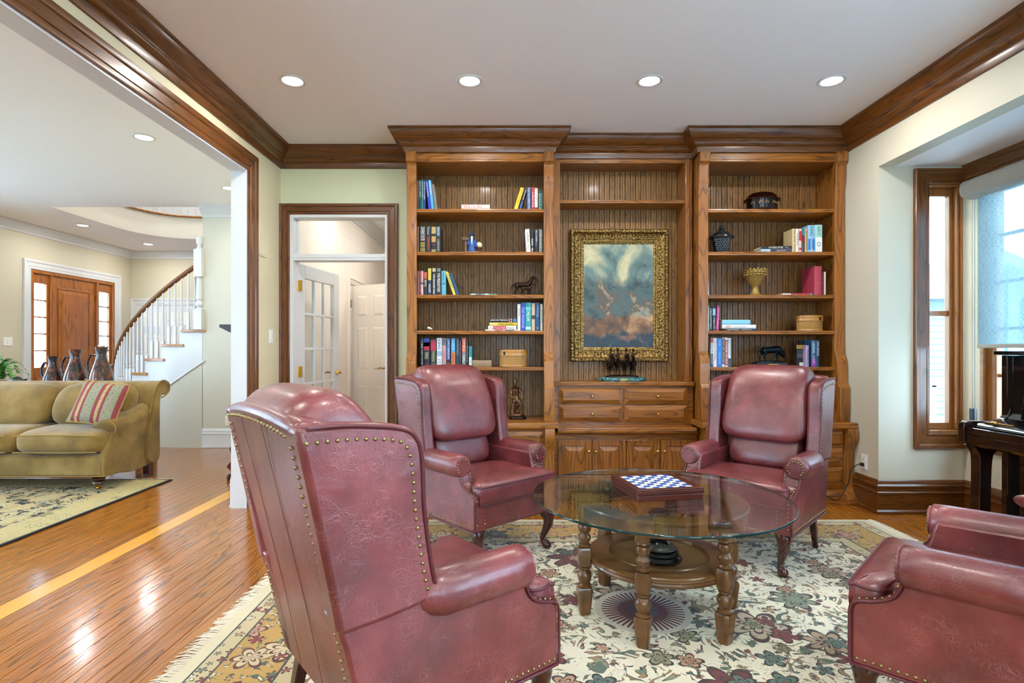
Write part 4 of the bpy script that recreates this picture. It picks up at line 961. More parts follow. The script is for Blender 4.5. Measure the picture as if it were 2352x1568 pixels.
stack('left', 2, 'third shelf', [(1079, 1141, 3.6, '#4a9c9c', 'thin teal patterned magazine', {'bands': ((.05, .2, '#e0e4dc'), (.3, .42, '#2c5c88'), (.55, .7, '#d8e0d8'), (.85, .88, '#b02050'))})])
stack('left', 3, 'fourth shelf', [(1114, 1190, 3.2, '#d9d6cc', 'thin white booklet under a stack', {'bands': ((.3, .55, '#b06a70'), (.6, .9, '#5a6468'))}),
 (1121, 1186, 8.4, WT, 'white book with red band', {'bands': ((.18, .64, '#c02230'),), 'text': (('NOTES', .04, .14, .4, '#888888'), ('Thomas Sowell', .22, .60, .5, '#f4d8d8'), ('Reader', .68, .92, .4, '#333333'))}),
 (1124, 1188, 7.6, '#d6b524', 'yellow paperback', {'text': (('STORIES', .03, .28, .6, '#f0e8c0'), ('THE DEVIL WHO DANCE', .32, .88, .6, '#3a3210'))}),
 (1123.5, 1188, 9.2, '#16181c', 'black paperback on top of stack', {'text': (('JAMES PATTERSON', .04, .64, .5, WT), ('12', .72, .82, .8, WT)), 'bands': ((.66, .70, '#a02028'), (.86, .98, '#4a6a90'))})])
row('left', 3, 'fourth shelf', [
 (1188.5, 1195.6, 698, '#d8d8cc', 'off white', T(('TYCOON', .55, .85, .6, '#333333'))), (1196.5, 1206, 695, '#1f3fb0', 'cobalt blue', T(('THE PASSAGE', .1, .85, .6, '#a8c4f0'))), (1206.6, 1220, 695, '#2a9a98', 'wide teal', {'text': (('MELLON', .35, .68, .45, '#e6e4c0'),), 'bands': ((.05, .14, '#bcd8c8'), (.74, .84, '#5cb8b0'))}),
 (1221, 1229, 696, '#c2aa90', 'beige', {'bands': ((.42, .56, '#2b2d33'),)}), (1229.8, 1240, 695, '#15406e', 'dark navy', T(('Lifelong', .5, .9, .5, '#a8c0d8'), ('X', .06, .14, .6, '#c8c080'))), (1241, 1247, 698, '#c9cabd', 'narrow white', T(('letters', .3, .8, .5, '#555555')))])
row('left', 4, 'lowest shelf', [
 (965, 972, 776.7, '#12171c', 'narrow black', T(('JOHN CARTER', .08, .6, .5, '#c8ccc8'), ('LEE', .65, .9, .5, '#aab0b0'))), (973, 986.6, 776.7, '#131b30', 'black, blue and red', {'bands': ((.72, .99, '#2046a0'), (.58, .86, '#a01c38')), 'text': (('THINGS', .28, .52, .55, '#d4c878'), ('O', .06, .14, .5, '#c02830'))}),
 (988.7, 1001.6, 778, '#12262c', 'dark green', {'bands': ((.58, .95, '#b02a48'),), 'text': (('MAIDENS', .18, .56, .5, '#c0b878'), ('HB', .02, .12, .6, '#a89a48'))}), (1003, 1015, 776, '#cfdbe4', 'white and blue', {'bands': ((.38, .55, '#8aa4bc'),), 'text': (('KING', .6, .95, .5, '#2a3440'), ('IT', .1, .26, .5, '#5a6a78'))}),
 (1015.8, 1024.6, 776.7, '#b48e92', 'greyish pink', {'bands': ((.75, .98, '#6c6468'),), 'text': (('PERFECT', .2, .55, .5, '#c8504a'),)}), (1025.3, 1034, 776.7, '#154a8c', 'blue and black', {'bands': ((0, .24, '#14141a'),), 'text': (('J.PATTERSON', .28, .97, .6, '#dce8f0'), ('5', .05, .16, .6, '#d0682a'))}),
 (1036, 1045.6, 776.7, '#d07a44', 'orange and sky blue', {'bands': ((.52, .99, '#3a9ad0'),), 'text': (('CORNWELL', .12, .48, .6, '#8a2018'), ('LIES', .6, .92, .5, '#b0dcec'))}), (1047, 1054.4, 776.7, '#13303a', 'black teal', T(('QUARTERLY', .4, .95, .5, '#8ab4b4'))), (1054.8, 1059.5, 780, '#2a2030', 'thin plum', T(('midnight', .3, .9, .6, '#c07888'))),
 (1061, 1070, 776, '#c4573a', 'red and grey', {'bands': ((0, .50, '#6a7a80'),), 'text': (('STIEG', .55, .92, .5, '#f0d0b8'), ('GIRL', .15, .42, .5, WT))}), (1071, 1075.6, 784, '#182c30', 'thin dark green', T(('bones', .2, .8, .5, '#8ac0a8'))), (1077, 1083.6, 795, '#2b8088', 'short teal leaning', {'lean': -.0, 'bands': ((0, .48, '#c8d8d0'),), 'text': (('M', .2, .3, .5, '#303838'),)})])
stack('left', 4, 'lowest shelf', [(1084.5, 1129, 15.4, '#8d7657', 'thick tan book', {'text': ()})])
# right bay
stack('right', 1, 'second shelf', [(1748, 1820, 8.4, '#9fb8c8', 'pale blue book under a black one', {'bands': ((.3, .98, '#3a3f48'),), 'text': (('MIDNIGHT', .5, .8, .5, '#c8a0a8'),)}), (1748, 1818.4, 6.6, '#1a1a1c', 'black book on top of a pale blue one', {'text': (('HOOKED AFTER', .25, .72, .65, WT), ('PAUL', .78, .92, .5, '#90a8c0'))})])
row('right', 1, 'second shelf', [
 (1820.4, 1828, 525, '#d4bc8c', 'tan thriller', T(('THE JUDGE', .42, .97, .7, '#2c2018'), ('MARTIN', .04, .36, .5, '#7a4a2a'))), (1828.3, 1835, 525, '#dcd8d0', 'narrow white', T(('PRESS', .3, .8, .5, '#6a8090'))), (1835.3, 1842, 525, '#d8b8ac', 'white and red', {'bands': ((.5, .9, '#b8322e'), (.1, .2, '#b8322e'))}),
 (1842.4, 1848.6, 525, '#22505c', 'dark teal and red', {'bands': ((.4, .7, '#7a2434'), (.72, .98, '#2a7a88'))}), (1849, 1856, 525, '#c4a878', 'sand coloured', T(('BEYOND BELIEF', .1, .9, .5, '#5a3a24'))), (1856.3, 1872, 517, '#8cc0e0', 'wide blue white', {'bands': ((.1, .5, '#2a78c0'),), 'text': (('KING', .62, .95, .45, '#1c3a58'), ('Dreamcatcher', .05, .48, .35, '#e8f4fc'))}),
 (1872.4, 1889, 516, '#9ed0cc', 'wide pale green', {'bands': ((.02, .55, '#dfe8e8'),), 'text': (('GUIDE TO', .62, .95, .4, '#1a6a68'), ('O', .22, .38, .55, '#1f4a80'))})])
row('right', 2, 'third shelf', [(1625, 1629, 627, '#dfe6ea', 'narrow white leaning', {'lean': -.05, 'text': (('advanced', .2, .8, .5, '#5a6a80'),)})])
stack('right', 2, 'third shelf', [(1795, 1866, 4.6, '#b0384a', 'thin red magazine', {'bands': ((.02, .3, '#d8ccc8'), (.93, 1, '#3aa0a0'))})])
row('right', 2, 'right end of third shelf', [(1871, 1888, 611, '#a8384c', 'thick crimson binder', {'dep': .20, 'text': (('O', .40, .46, .4, '#c87884'),)}), (1889.3, 1893, 625, '#701824', 'slim dark red'), (1893.4, 1896.5, 624, '#e4dcd8', 'slim white')])
row('right', 3, 'fourth shelf', [(1625.5, 1628.6, 702, '#b8c8d0', 'slim pale'), (1629, 1636, 702.5, '#13191c', 'black', T(('CRICHTON', .1, .9, .5, WT))), (1636.4, 1644, 702.5, '#12242c', 'black and teal', {'bands': ((.62, .9, '#7ab0c0'),), 'text': (('OBJECTIF', .08, .55, .6, '#b8ccc8'),)}), (1644.4, 1651, 702.5, '#b02a72', 'magenta leaning', {'lean': .05, 'text': (('SOPHIE KINSELLA', .08, .92, .5, '#e8b8d0'),)})])
stack('right', 3, 'fourth shelf', [(1666, 1740.6, 5.2, '#182c3c', 'navy book at the bottom of a stack', {'text': (('MAMMA MACBETH', .06, .42, .5, WT), ('DECEPTION', .5, .8, .4, WT))}), (1659, 1736.5, 8.8, '#e4e2dc', 'white book in the middle of a stack', {'text': (('NEXT', .1, .27, .6, '#b83a4a'), ('michael', .34, .7, .35, '#888888'))}), (1659, 1723.6, 11.4, '#86c2d8', 'pale blue book on top of a stack', {})])
row('right', 4, 'lowest shelf', [(1629, 1632.2, 800, '#2a2c30', 'slim dark'), (1632.6, 1638, 776, '#d8dcdc', 'white, red and navy', {'bands': ((.84, .99, '#c02a44'), (0, .45, '#1c4668')), 'text': (('AMERICAN', .48, .82, .5, '#2c5a7c'), ('DREAM', .1, .4, .5, WT))}), (1638.4, 1646.6, 776, WT, 'white with black title', T(('COLIN POWELL', .2, .96, .5, '#2a3438'))),
 (1647, 1658.6, 777, '#2878d0', 'wide bright blue', T(('IQ', .75, .95, .4, '#a8d0f0'), ('HOUSE', .1, .5, .35, '#9cc8f4'))), (1659.2, 1664.5, 775, '#e0dcd4', 'white and black', {'bands': ((.1, .97, '#28302c'),), 'text': (('LAW OF WINTER', .14, .94, .5, WT),)}), (1665, 1672.2, 775, '#e8dcd8', 'white with red title panel', {'bands': ((.05, .92, '#a8444a'),), 'text': (('ANNIE DUKE', .1, .88, .5, '#f0d8d4'),)}), (1672.8, 1679.2, 776, '#d8e2e4', 'white and dark teal', {'bands': ((0, .3, '#1c4654'),), 'text': (('DAVID DAVIS', .42, .95, .4, '#7a8a90'),)})])
row('right', 4, 'right end of lowest shelf', [(1851.5, 1858.6, 793, '#a894b8', 'short lilac', {'dep': .17, 'text': (('PINNACLE', .1, .8, .5, '#4a3a60'),)}), (1864, 1874.4, 781, '#2a5a80', 'blue and purple', {'bands': ((0, .3, '#8a3aa0'),), 'text': (('CARDINAL', .5, .96, .6, '#c8e4f0'), ('CODES', .12, .44, .5, '#d8c0e4'))}), (1874.8, 1883, 781, '#123a5c', 'dark blue', T(('ON GOLD', .42, .95, .6, '#c8dcec')))])
def covered(px0, px1, yt, si, col, label, bands, dep=.03):
    x0, x1 = PX(px0, YSP+.06), PX(px1, YSP+.06); z0 = ZSH[si]+.0003; z1 = PZ(yt, YSP+.06); y = YSP+.05
    o = link('book', MB().box(x0, x1, y, y+.003, z0, z1).box(x0, x1, y+dep-.003, y+dep, z0, z1).box(x0, x0+.003, y+.003, y+dep-.003, z0, z1).mesh('book'), flat(col)); o['label'] = label; o['category'] = 'book'; o['group'] = 'books on the shelves'
    part('pages', MB().box(x0+.0035, x1-.003, y+.003, y+dep-.003, z0+.002, z1-.003), PAGES, o)
    for a, b, c, d, cc in bands: part('cover_panel', MB().box(x0+(x1-x0)*a, x0+(x1-x0)*b, y-.0006, y+.001, z0+(z1-z0)*c, z0+(z1-z0)*d), flat(cc), o)
    return o
covered(1827.7, 1850.5, 792, 4, '#17181a', 'short black and gold book showing its cover on lowest shelf of right bay', ((0, 1, .82, 1, '#b08c3a'), (.08, .92, .42, .78, '#4a4a48'), (.3, .78, .04, .2, '#c8ccc8')))
covered(1842.6, 1862.6, 781, 4, '#101218', 'tall black book behind the short lilac book, cover facing out', (), .02).location.y = .06

# ================================================================ shelf ornaments
BRONZE = plain('dark_bronze', '#2c1c12', .32, Metallic=.7); BRONZE2 = plain('brown_bronze', '#6a4a30', .32, Metallic=.75); BLKB = plain('black_bronze', '#12202c', .25, Metallic=.6)
def fuse(mb, vox, name, m, parent, it=2):
    o = link('tmp_fuse', mb.mesh('tmp'), None); md = o.modifiers.new('r', 'REMESH'); md.mode = 'VOXEL'; md.voxel_size = vox; md.use_smooth_shade = True
    sm = o.modifiers.new('s', 'SMOOTH'); sm.iterations = it; sm.factor = .5
    me = bpy.data.meshes.new_from_object(o.evaluated_get(bpy.context.evaluated_depsgraph_get())); me.name = name
    bpy.data.objects.remove(o); me.materials.clear(); return link(name, me, m, parent)
def horse(mb, M, neck=0.0, stride=0.0, bull=False):
    q = MB(); e = 1.25 if bull else 1.0
    q.tube([(-.50, 0, .64), (-.42, 0, .64), (-.2, 0, .64), (.1, 0, .64+.03*bull), (.36, 0, .64+.06*bull), (.50, 0, .66)], [.07, .165*e, .165*e, .16*e, .18*e, .10], 12)
    if bull: q.tube([(.30, 0, .74), (.50, 0, .70), (.70, 0, .52), (.84, 0, .34), (.90, 0, .22)], [.20, .24, .20, .14, .08], 10); q.tube([(.68, -.12, .60), (.74, -.27, .66), (.88, -.27, .74)], [.035, .03, .008], 6); q.tube([(.68, .12, .60), (.74, .27, .66), (.88, .27, .74)], [.035, .03, .008], 6)
    else:
        q.tube([(.40, 0, .70), (.56, 0, .88+neck*.4), (.66, 0, 1.06+neck)], [.14, .10, .075], 10)
        q.tube([(.62, 0, 1.08+neck), (.72, 0, 1.06+neck), (.84, 0, .95+neck), (.93, 0, .86+neck)], [.06, .078, .055, .042], 10)
        for s in (-1, 1): q.tube([(.64, s*.035, 1.10+neck), (.645, s*.04, 1.20+neck)], [.025, .006], 6)
        q.tube([(.36, 0, .84+neck*.2), (.50, 0, 1.0+neck*.5), (.60, 0, 1.13+neck)], [(.02, .05)]*3, 6)
    for s in (-1, 1):
        st = stride*s
        q.tube([(.37, s*.09, .56), (.39+st, s*.09, .32), (.38+st*1.2, s*.09, .16), (.40+st*1.4, s*.09, .02)], [.085*e, .046*e, .034*e, .042*e], 8)
        q.tube([(-.40, s*.09, .60), (-.34-st, s*.09, .40), (-.46-st, s*.09, .27), (-.44-st*1.3, s*.09, .12), (-.42-st*1.4, s*.09, .02)], [.12*e, .07*e, .046*e, .034*e, .042*e], 8)
    if bull: q.tube([(-.52, 0, .74), (-.68, 0, .88), (-.82, 0, .92), (-.92, 0, .84), (-.86, 0, .74)], [.03, .025, .022, .022, .035], 6)
    else: q.tube([(-.50, 0, .70), (-.62, 0, .64), (-.68, 0, .48), (-.66, 0, .30)], [.035, .05, .045, .015], 8)
    mb.join(q.xf(M)); return mb
def rider(mb, M, arm=1):
    q = MB()
    q.tube([(0, 0, .72), (0, 0, .86), (.02, 0, 1.04), (.03, 0, 1.14)], [.11, .10, .13, .06], 10); q.ball((.04, 0, 1.25), (.075, .065, .085), 10, 8)
    q.lathe([(.14, 0), (.15, .012), (.08, .02), (.075, .09), (.04, .10)], (.04, 0, 1.30), 12)
    for s in (-1, 1):
        q.tube([(.02, s*.06, .76), (.14, s*.17, .66), (.10, s*.19, .44), (.16, s*.19, .36)], [.075, .065, .045, .035], 8)
    q.tube([(.03, .12, 1.08), (.10, .20, 1.0+.10*arm), (.18, .22, 1.14+.20*arm)], [.045, .036, .028], 8); q.tube([(.03, -.12, 1.08), (.14, -.16, .96), (.26, -.05, .92)], [.045, .036, .03], 8)
    mb.join(q.xf(M)); return mb
def rz(a): return Matrix.Rotation(math.radians(a), 4, 'Z')
# mare with foal
yo = 4.70; zb = ZSH[2]+.0003; xc = PX(1200, yo)
t = thing('horse_bronze', 'dark bronze mare and foal on an oval base, third shelf of left bay', 'statue', (xc, yo, zb))
part('base', MB().box(PX(1163, yo), PX(1238, yo), yo-.045, yo+.045, zb, zb+.011), BRONZE2, t, None, .003)
fuse(horse(MB(), Matrix.Translation((xc+.0, yo+.01, zb+.010)) @ Matrix.Scale(.135, 4), .06, .03), .0032, 'mare', BRONZE, t)
fuse(horse(MB(), Matrix.Translation((xc+.03, yo-.024, zb+.010)) @ Matrix.Diagonal((.085, .075, .088, 1)), .0, .08), .0026, 'foal', BRONZE, t)
# bull
zb = ZSH[4]+.0003; xc = PX(1768, yo)
t = thing('bull_bronze', 'black bronze bull with lowered head on a stone base with nameplate', 'statue', (xc, yo, zb))
part('base', MB().box(PX(1732, yo), PX(1802, yo), yo-.055, yo+.055, zb, zb+.036), plain('black_marble', '#101a20', .15), t, None, .004)
part('nameplate', MB().box(PX(1757, yo), PX(1782, yo), yo-.0568, yo-.0552, zb+.010, zb+.024), BRASS, t, None, .001)
part('rocky_ground', MB().lathe([(.12, 0), (.118, .008), (.09, .014), (.02, .016)], (xc, yo, zb+.035), 20, 1.0, .42), BLKB, t, 40)
fuse(horse(MB(), Matrix.Translation((xc-.002, yo, zb+.046)) @ Matrix.Scale(.140, 4), 0, .10, True), .0034, 'bull', BLKB, t)
# group of riders below the painting
yo = 4.77; zb = .9533; xc = PX(1429, yo)
t = thing('rider_bronze', 'dark bronze group of horsemen on an oval green marble base below the painting', 'statue', (xc, yo, zb))
def marble():
    g = G('green_marble'); nz = g.n('TexNoise', None, Vector=g.coord(), Scale=28.0, Detail=5.0, Distortion=1.5); return g.bsdf(g.ramp(nz.outputs[0], [(.35, '#123c3c'), (.55, '#3a7478'), (.7, '#8ab4b0')]), .15)
part('base', MB().lathe([(.196, 0), (.203, .006), (.203, .026), (.196, .032), (.01, .032)], (xc, yo, zb), 40, 1.0, .42), marble(), t, 40)
part('nameplate', MB().box(xc-.032, xc+.032, yo-.0872, yo-.0845, zb+.009, zb+.021), BRASS, t)
part('ground', MB().lathe([(.145, 0), (.14, .012), (.10, .020), (.01, .022)], (xc, yo, zb+.031), 24, 1.0, .42), BRONZE, t, 40)
for i, (dx, dy, a, arm, st) in enumerate(((-.098, -.004, -78, 1, .10), (-.034, .010, -100, .4, .05), (.032, -.006, -82, 1.2, .12), (.096, .008, -96, .8, .06))):
    M = Matrix.Translation((xc+dx, yo+dy, zb+.050)) @ rz(a) @ Matrix.Diagonal((.10, .125, .158, 1))
    fuse(horse(MB(), M, .02, st), .0036, 'horse', BRONZE, t); fuse(rider(MB(), M @ Matrix.Translation((0, 0, .06)), arm), .0034, 'rider', BRONZE, t)
# standing soldier on the left counter
yo = 4.66; zb = ZCT+.0003; xc = PX(1189, yo)
t = thing('soldier_bronze', 'bronze standing soldier with a sword beside the wing chair, on the counter', 'statue', (xc, yo, zb))
part('base', MB().lathe([(.075, 0), (.078, .006), (.070, .014), (.070, .022), (.01, .024)], (xc, yo, zb), 28, 1, .8), BRONZE, t, 40)
q = MB(); z0 = zb+.022
q.ball((xc, yo, z0+.010), (.058, .045, .022), 12, 8)
q.tube([(xc-.045, yo, z0+.0), (xc-.040, yo, z0+.06), (xc-.022, yo, z0+.14)], [.016, .014, .022], 10); q.tube([(xc+.03, yo-.01, z0+.03), (xc+.034, yo-.02, z0+.09), (xc+.0, yo, z0+.14)], [.016, .015, .022], 10)
q.ball((xc+.035, yo-.02, z0+.02), (.022, .03, .012), 8, 6); q.ball((xc-.05, yo-.01, z0+.01), (.016, .026, .010), 8, 6)
q.tube([(xc-.012, yo, z0+.12), (xc-.016, yo, z0+.17), (xc-.020, yo, z0+.225), (xc-.020, yo, z0+.245)], [.034, .027, .036, .016], 12)
q.ball((xc-.021, yo, z0+.268), (.016, .017, .021), 12, 8); q.lathe([(.019, 0), (.020, .004), (.0165, .010), (.018, .036), (.001, .038)], (xc-.021, yo, z0+.278), 14)
q.tube([(xc-.050, yo, z0+.225), (xc-.060, yo-.012, z0+.175), (xc-.035, yo-.034, z0+.150)], [.013, .011, .009], 8); q.tube([(xc+.012, yo, z0+.225), (xc+.036, yo-.010, z0+.185), (xc+.040, yo-.025, z0+.14)], [.013, .011, .010], 8)
q.tube([(xc-.01, yo+.02, z0+.10), (xc-.05, yo+.02, z0+.02)], [.030, .022], 8)
fuse(q, .0034, 'soldier', BRONZE2, t, 1)
part('sword', MB().tube([(xc-.045, yo-.040, z0+.16), (xc+.065, yo-.052, z0+.075)], .0035, 6), BRONZE2, t, 60)
# wizard figurine
yo = 4.66; zb = ZSH[1]+.0003; xc = PX(1084, yo)
t = thing('wizard_figurine', 'small painted wizard figurine in blue robe with signpost and crystal ball', 'figurine', (xc, yo, zb))
part('base', MB().lathe([(.078, 0), (.078, .008), (.072, .014), (.01, .015)], (PX(1087, yo), yo, zb), 20, 1, .45), flat('#b08a72'), t, 40)
q = MB().lathe([(.034, 0), (.030, .04), (.020, .085), (.026, .10), (.014, .118)], (xc, yo, zb+.014), 14); q.tube([(xc-.02, yo, zb+.11), (xc-.034, yo-.015, zb+.08), (xc-.02, yo-.03, zb+.07)], [.012, .011, .009], 8); q.tube([(xc+.02, yo, zb+.11), (xc+.036, yo-.01, zb+.075), (xc+.034, yo-.03, zb+.055)], [.012, .011, .009], 8)
fuse(q, .0028, 'robe', flat('#1f4f96', .45), t, 1)
part('head', MB().ball((xc, yo-.004, zb+.138), (.013, .013, .016), 10, 8), flat('#d8b89c'), t, 60)
part('beard', MB().tube([(xc, yo-.015, zb+.135), (xc, yo-.024, zb+.11), (xc, yo-.028, zb+.075)], [(.013, .008), (.012, .008), (.003, .003)], 8), flat('#c8d4cc', .7), t, 60)
part('hat', MB().lathe([(.024, 0), (.016, .008), (.008, .034), (.001, .048)], (xc, yo, zb+.148), 12), flat('#14305c', .5), t, 60)
part('signpost', MB().tube([(PX(1070, yo), yo, zb+.010), (PX(1070, yo), yo, zb+.12)], .0075, 8), flat('#8a6a5c'), t, 60)
part('sign_roof', MB().prism([(PX(1062.5, yo), zb+.108), (PX(1077, yo), zb+.108), (PX(1077, yo), zb+.134), (PX(1062, yo), zb+.140)], 'y', yo-.02, yo+.02), flat('#5a4038'), t, None, .002)
part('crystal_ball', MB().ball((PX(1100.5, yo), yo, zb+.072), .0265, 16, 12), flat('#d8cca4', .15), t, 60)
part('ball_stand', MB().lathe([(.024, 0), (.012, .012), (.014, .022), (.026, .036), (.022, .038)], (PX(1100.5, yo), yo, zb+.013), 10), flat('#5a3a2c', .4), t, 40)
# silver trinket and pen
yo = 4.62; zb = ZSH[3]+.0003; xc = PX(987, yo)
t = thing('silver_trinket', 'small silvery trinket at the left end of the fourth shelf', 'figurine', (xc, yo, zb))
part('shell', MB().tube([(xc-.022, yo, zb+.016), (xc-.012, yo, zb+.022), (xc+.004, yo, zb+.020), (xc+.022, yo, zb+.010)], [.010, .020, .018, .006], 10), plain('silver', '#cfc8b4', .25, Metallic=.9), t, 60)
part('crest', MB().tube([(xc-.010, yo, zb+.036), (xc, yo, zb+.044), (xc+.010, yo, zb+.034)], [.004, .007, .003], 6), BRONZE, t, 60)
solo('pen', MB().tube([(PX(993, yo), yo-.01, zb+.0045), (PX(1006, yo), yo-.02, zb+.0045), (PX(1009, yo), yo-.022, zb+.004)], [.0045, .0045, .001], 8), flat('#3a2a1c', .3), 'thin dark pen beside the silver trinket on the fourth shelf', 'pen', None, 60)
# wicker baskets
def wicker():
    g = G('wicker'); co = g.coord(); w = g.n('Mapping', None, Vector=co, Rotation=(0, PI/4, 0))
    a = g.n('TexWave', {'bands_direction': 'X'}, Vector=w.outputs[0], Scale=48.0); b = g.n('TexWave', {'bands_direction': 'Z'}, Vector=w.outputs[0], Scale=48.0)
    h = g.math('MAXIMUM', a.outputs[1], b.outputs[1]); return g.bsdf(g.ramp(h, [(.45, '#4a2c0e'), (.7, '#b98640'), (1, '#d8a860')]), .55, h, .8, .004)
WICK = wicker(); RATT = oak('rattan', '#c8964c', '#b4803a', '#8a5a24', 'X', ring=4, lines=3, amount=.4)
def basket(px0, px1, yt, si, label, clasp):
    yo = 4.68; zb = ZSH[si]+.0003; xc = (PX(px0, yo)+PX(px1, yo))/2; r = (PX(px1, yo)-PX(px0, yo))/2; h = PZ(yt, yo)-zb
    t = thing('wicker_basket', label, 'basket', (xc, yo, zb), 0, 'lidded wicker baskets'); k = .72; c = (xc, yo, zb)
    part('weave', MB().lathe([(r*.955, h*.12), (r*.95, h*.64)], c, 36, 1, k), WICK, t, 60)
    part('foot_band', MB().lathe([(r*.93, 0), (r*.975, h*.02), (r*.975, h*.12), (r*.95, h*.13)], c, 36, 1, k), RATT, t, 50)
    part('lid', MB().lathe([(r*.955, h*.63), (r*1.0, h*.645), (r*1.0, h*.79), (r*.985, h*.80), (r*.985, h*.815), (r*.995, h*.83), (r*.985, h*.97), (r*.9, h), (.01, h)], c, 36, 1, k), RATT, t, 40)
    cx_ = xc+clasp*r; part('clasp', MB().box(cx_-.009, cx_+.009, yo-r*k*math.sqrt(max(.02, 1-clasp**2))-.004, yo-r*k*math.sqrt(max(.02, 1-clasp**2))+.006, zb+h*.68, zb+h*.88), flat('#2a2018', .4, .6), t, None, .002)
basket(1145.4, 1211.7, 802.5, 4, 'round lidded wicker basket on the lowest shelf of the left bookcase bay', -.6)
basket(1829, 1889, 724.5, 3, 'round lidded wicker basket on the fourth shelf of the right bookcase bay', .45)
# copper tureen
yo = 4.70; zb = ZSH[0]+.0003; xc = PX(1750, yo); r = .138
COP = plain('dark_copper', '#3a1c12', .22, Metallic=.8)
t = thing('lidded_tureen', 'dark copper lidded tureen with gold scrolls on top shelf of right bay', 'tureen', (xc, yo, zb)); c = (xc, yo, zb)
part('bowl', MB().lathe([(.05, .012), (.120, .016), (.124, .026), (.128, .10), (.134, .112)], c, 36, 1, .8), plain('tureen_black', '#15100e', .2, Metallic=.4), t, 50)
part('lid', MB().lathe([(.150, .100), (.150, .106), (.132, .118), (.118, .138), (.095, .158), (.05, .170), (.012, .174)], c, 36, 1, .8), COP, t, 50)
part('rim_band', MB().lathe([(.126, .012), (.134, .014), (.134, .022), (.126, .026)], c, 36, 1, .8), COP, t, 50)
for k in range(4): a = PI/4+k*PI/2; part('foot', MB().ball((xc+.10*math.cos(a), yo+.08*math.sin(a), zb+.009), .009, 8, 6), BRASS, t, 60)
fi = MB()
for k in range(7): a = k*2*PI/7; fi.ball((xc+.013*math.sin(a), yo, zb+.192+.017*math.cos(a)), .0042, 6, 5)
fi.tube([(xc, yo, zb+.172), (xc, yo, zb+.180)], .003, 6); fi.ball((xc, yo, zb+.214), .0035, 6, 5); part('finial', fi, BRASS, t, 60)
sc = MB()
for k in range(5):
    a0 = -PI/2-.9+k*.45
    pts = []
    for j in range(14):
        th = j/13*4.5; rr = .020*(1-j/15); uu = rr*math.cos(th)*(1 if k % 2 else -1); vv = rr*math.sin(th); a = a0+uu/.128; pts.append((xc+.1285*math.cos(a), yo+.8*.1285*math.sin(a)-.001, zb+.062+vv))
    sc.tube(pts, [.0034-.00018*j for j in range(14)], 5)
part('gold_scrolls', sc, plain('gold_paint', '#c08a48', .4, Metallic=.5), t, 60, stuff=True)
# quilted black jar
yo = 4.70; zb = ZSH[1]+.0003; xc = PX(1657, yo); c = (xc, yo, zb); JM = plain('jar_glaze', '#1c2224', .28)
t = thing('ceramic_jar', 'black lidded ceramic jar with quilted facets on second shelf of right bay', 'jar', c)
part('body', MB().lathe([(.058, 0), (.070, .004), (.070, .018), (.066, .020), (.092, .125), (.100, .130), (.100, .138)], c, 4, 1, 1, .55), JM, t, 20, .003)
st = MB()
M0 = [((math.cos(.55+k*PI/2), math.sin(.55+k*PI/2)), (math.cos(.55+(k+1)*PI/2), math.sin(.55+(k+1)*PI/2))) for k in range(4)]
for (a, b) in M0:
    for i in range(6):
        for j in range(6):
            u = (i+.5+(.25 if j % 2 else -.25))/6; z = .028+j*.0165; rr = .066+(.092-.066)*(z-.02)/.105
            p = Vector((xc+rr*(a[0]*(1-u)+b[0]*u), yo+rr*(a[1]*(1-u)+b[1]*u), zb+z)); nn = Vector((a[0]+b[0], a[1]+b[1], -.15)).normalized(); e = Vector((b[0]-a[0], b[1]-a[1], 0)).normalized()
            w = .0088; st.add([p-e*w, p+Vector((0, 0, -w)), p+e*w, p+Vector((0, 0, w)), p+nn*.0075], [(0, 1, 4), (1, 2, 4), (2, 3, 4), (3, 0, 4)])
part('quilted_studs', st, JM, t, None, stuff=True)
part('lid', MB().lathe([(.104, .138), (.100, .150), (.066, .166), (.062, .172), (.064, .176), (.045, .188), (.022, .194), (.020, .200), (.026, .205), (.018, .212)], c, 20), JM, t, 40)
part('finial', MB().ball((xc, yo, zb+.226), (.019, .019, .018), 10, 8), JM, t, 60)
# gold urn
yo = 4.70; zb = ZSH[2]+.0003; xc = PX(1734.5, yo); c = (xc, yo, zb); UM = plain('antique_gold', '#a08444', .45, Metallic=.35)
t = thing('gold_urn', 'antique gold fluted urn vase on third shelf of right bay', 'urn', c)
part('foot', MB().lathe([(.052, 0), (.054, .008), (.046, .014), (.036, .022), (.030, .04), (.026, .07), (.032, .074), (.028, .082)], c, 20), UM, t, 50)
fl = MB(); seg = 48; pr = [(.028, .082), (.042, .10), (.062, .135), (.074, .158)]
vs = [(xc+r*(1+.05*math.cos(k*2*PI/4))*math.cos(2*PI*k/seg), yo+r*(1+.05*math.cos(k*2*PI/4))*math.sin(2*PI*k/seg), zb+z) for r, z in pr for k in range(seg)]
fl.add(vs, [(i*seg+k, i*seg+(k+1) % seg, (i+1)*seg+(k+1) % seg, (i+1)*seg+k) for i in range(3) for k in range(seg)]); part('fluted_cup', fl, UM, t, 60)
part('rim', MB().lathe([(.074, .156), (.082, .166), (.086, .196), (.092, .206), (.086, .216), (.074, .214), (.070, .17)], c, 32), UM, t, 50)
lv = MB()
for k in range(18):
    a = k*2*PI/18
    for zz, rr in ((.176, .088), (.195, .089)): lv.ball((xc+rr*math.cos(a+zz*40), yo+rr*math.sin(a+zz*40), zb+zz), (.013, .013, .009), 6, 5)
    lv.ball((xc+.086*math.cos(a), yo+.086*math.sin(a), zb+.218+.004*(k % 2)), (.012, .012, .011), 6, 5)
part('leaf_garland', lv, UM, t, 60, stuff=True)
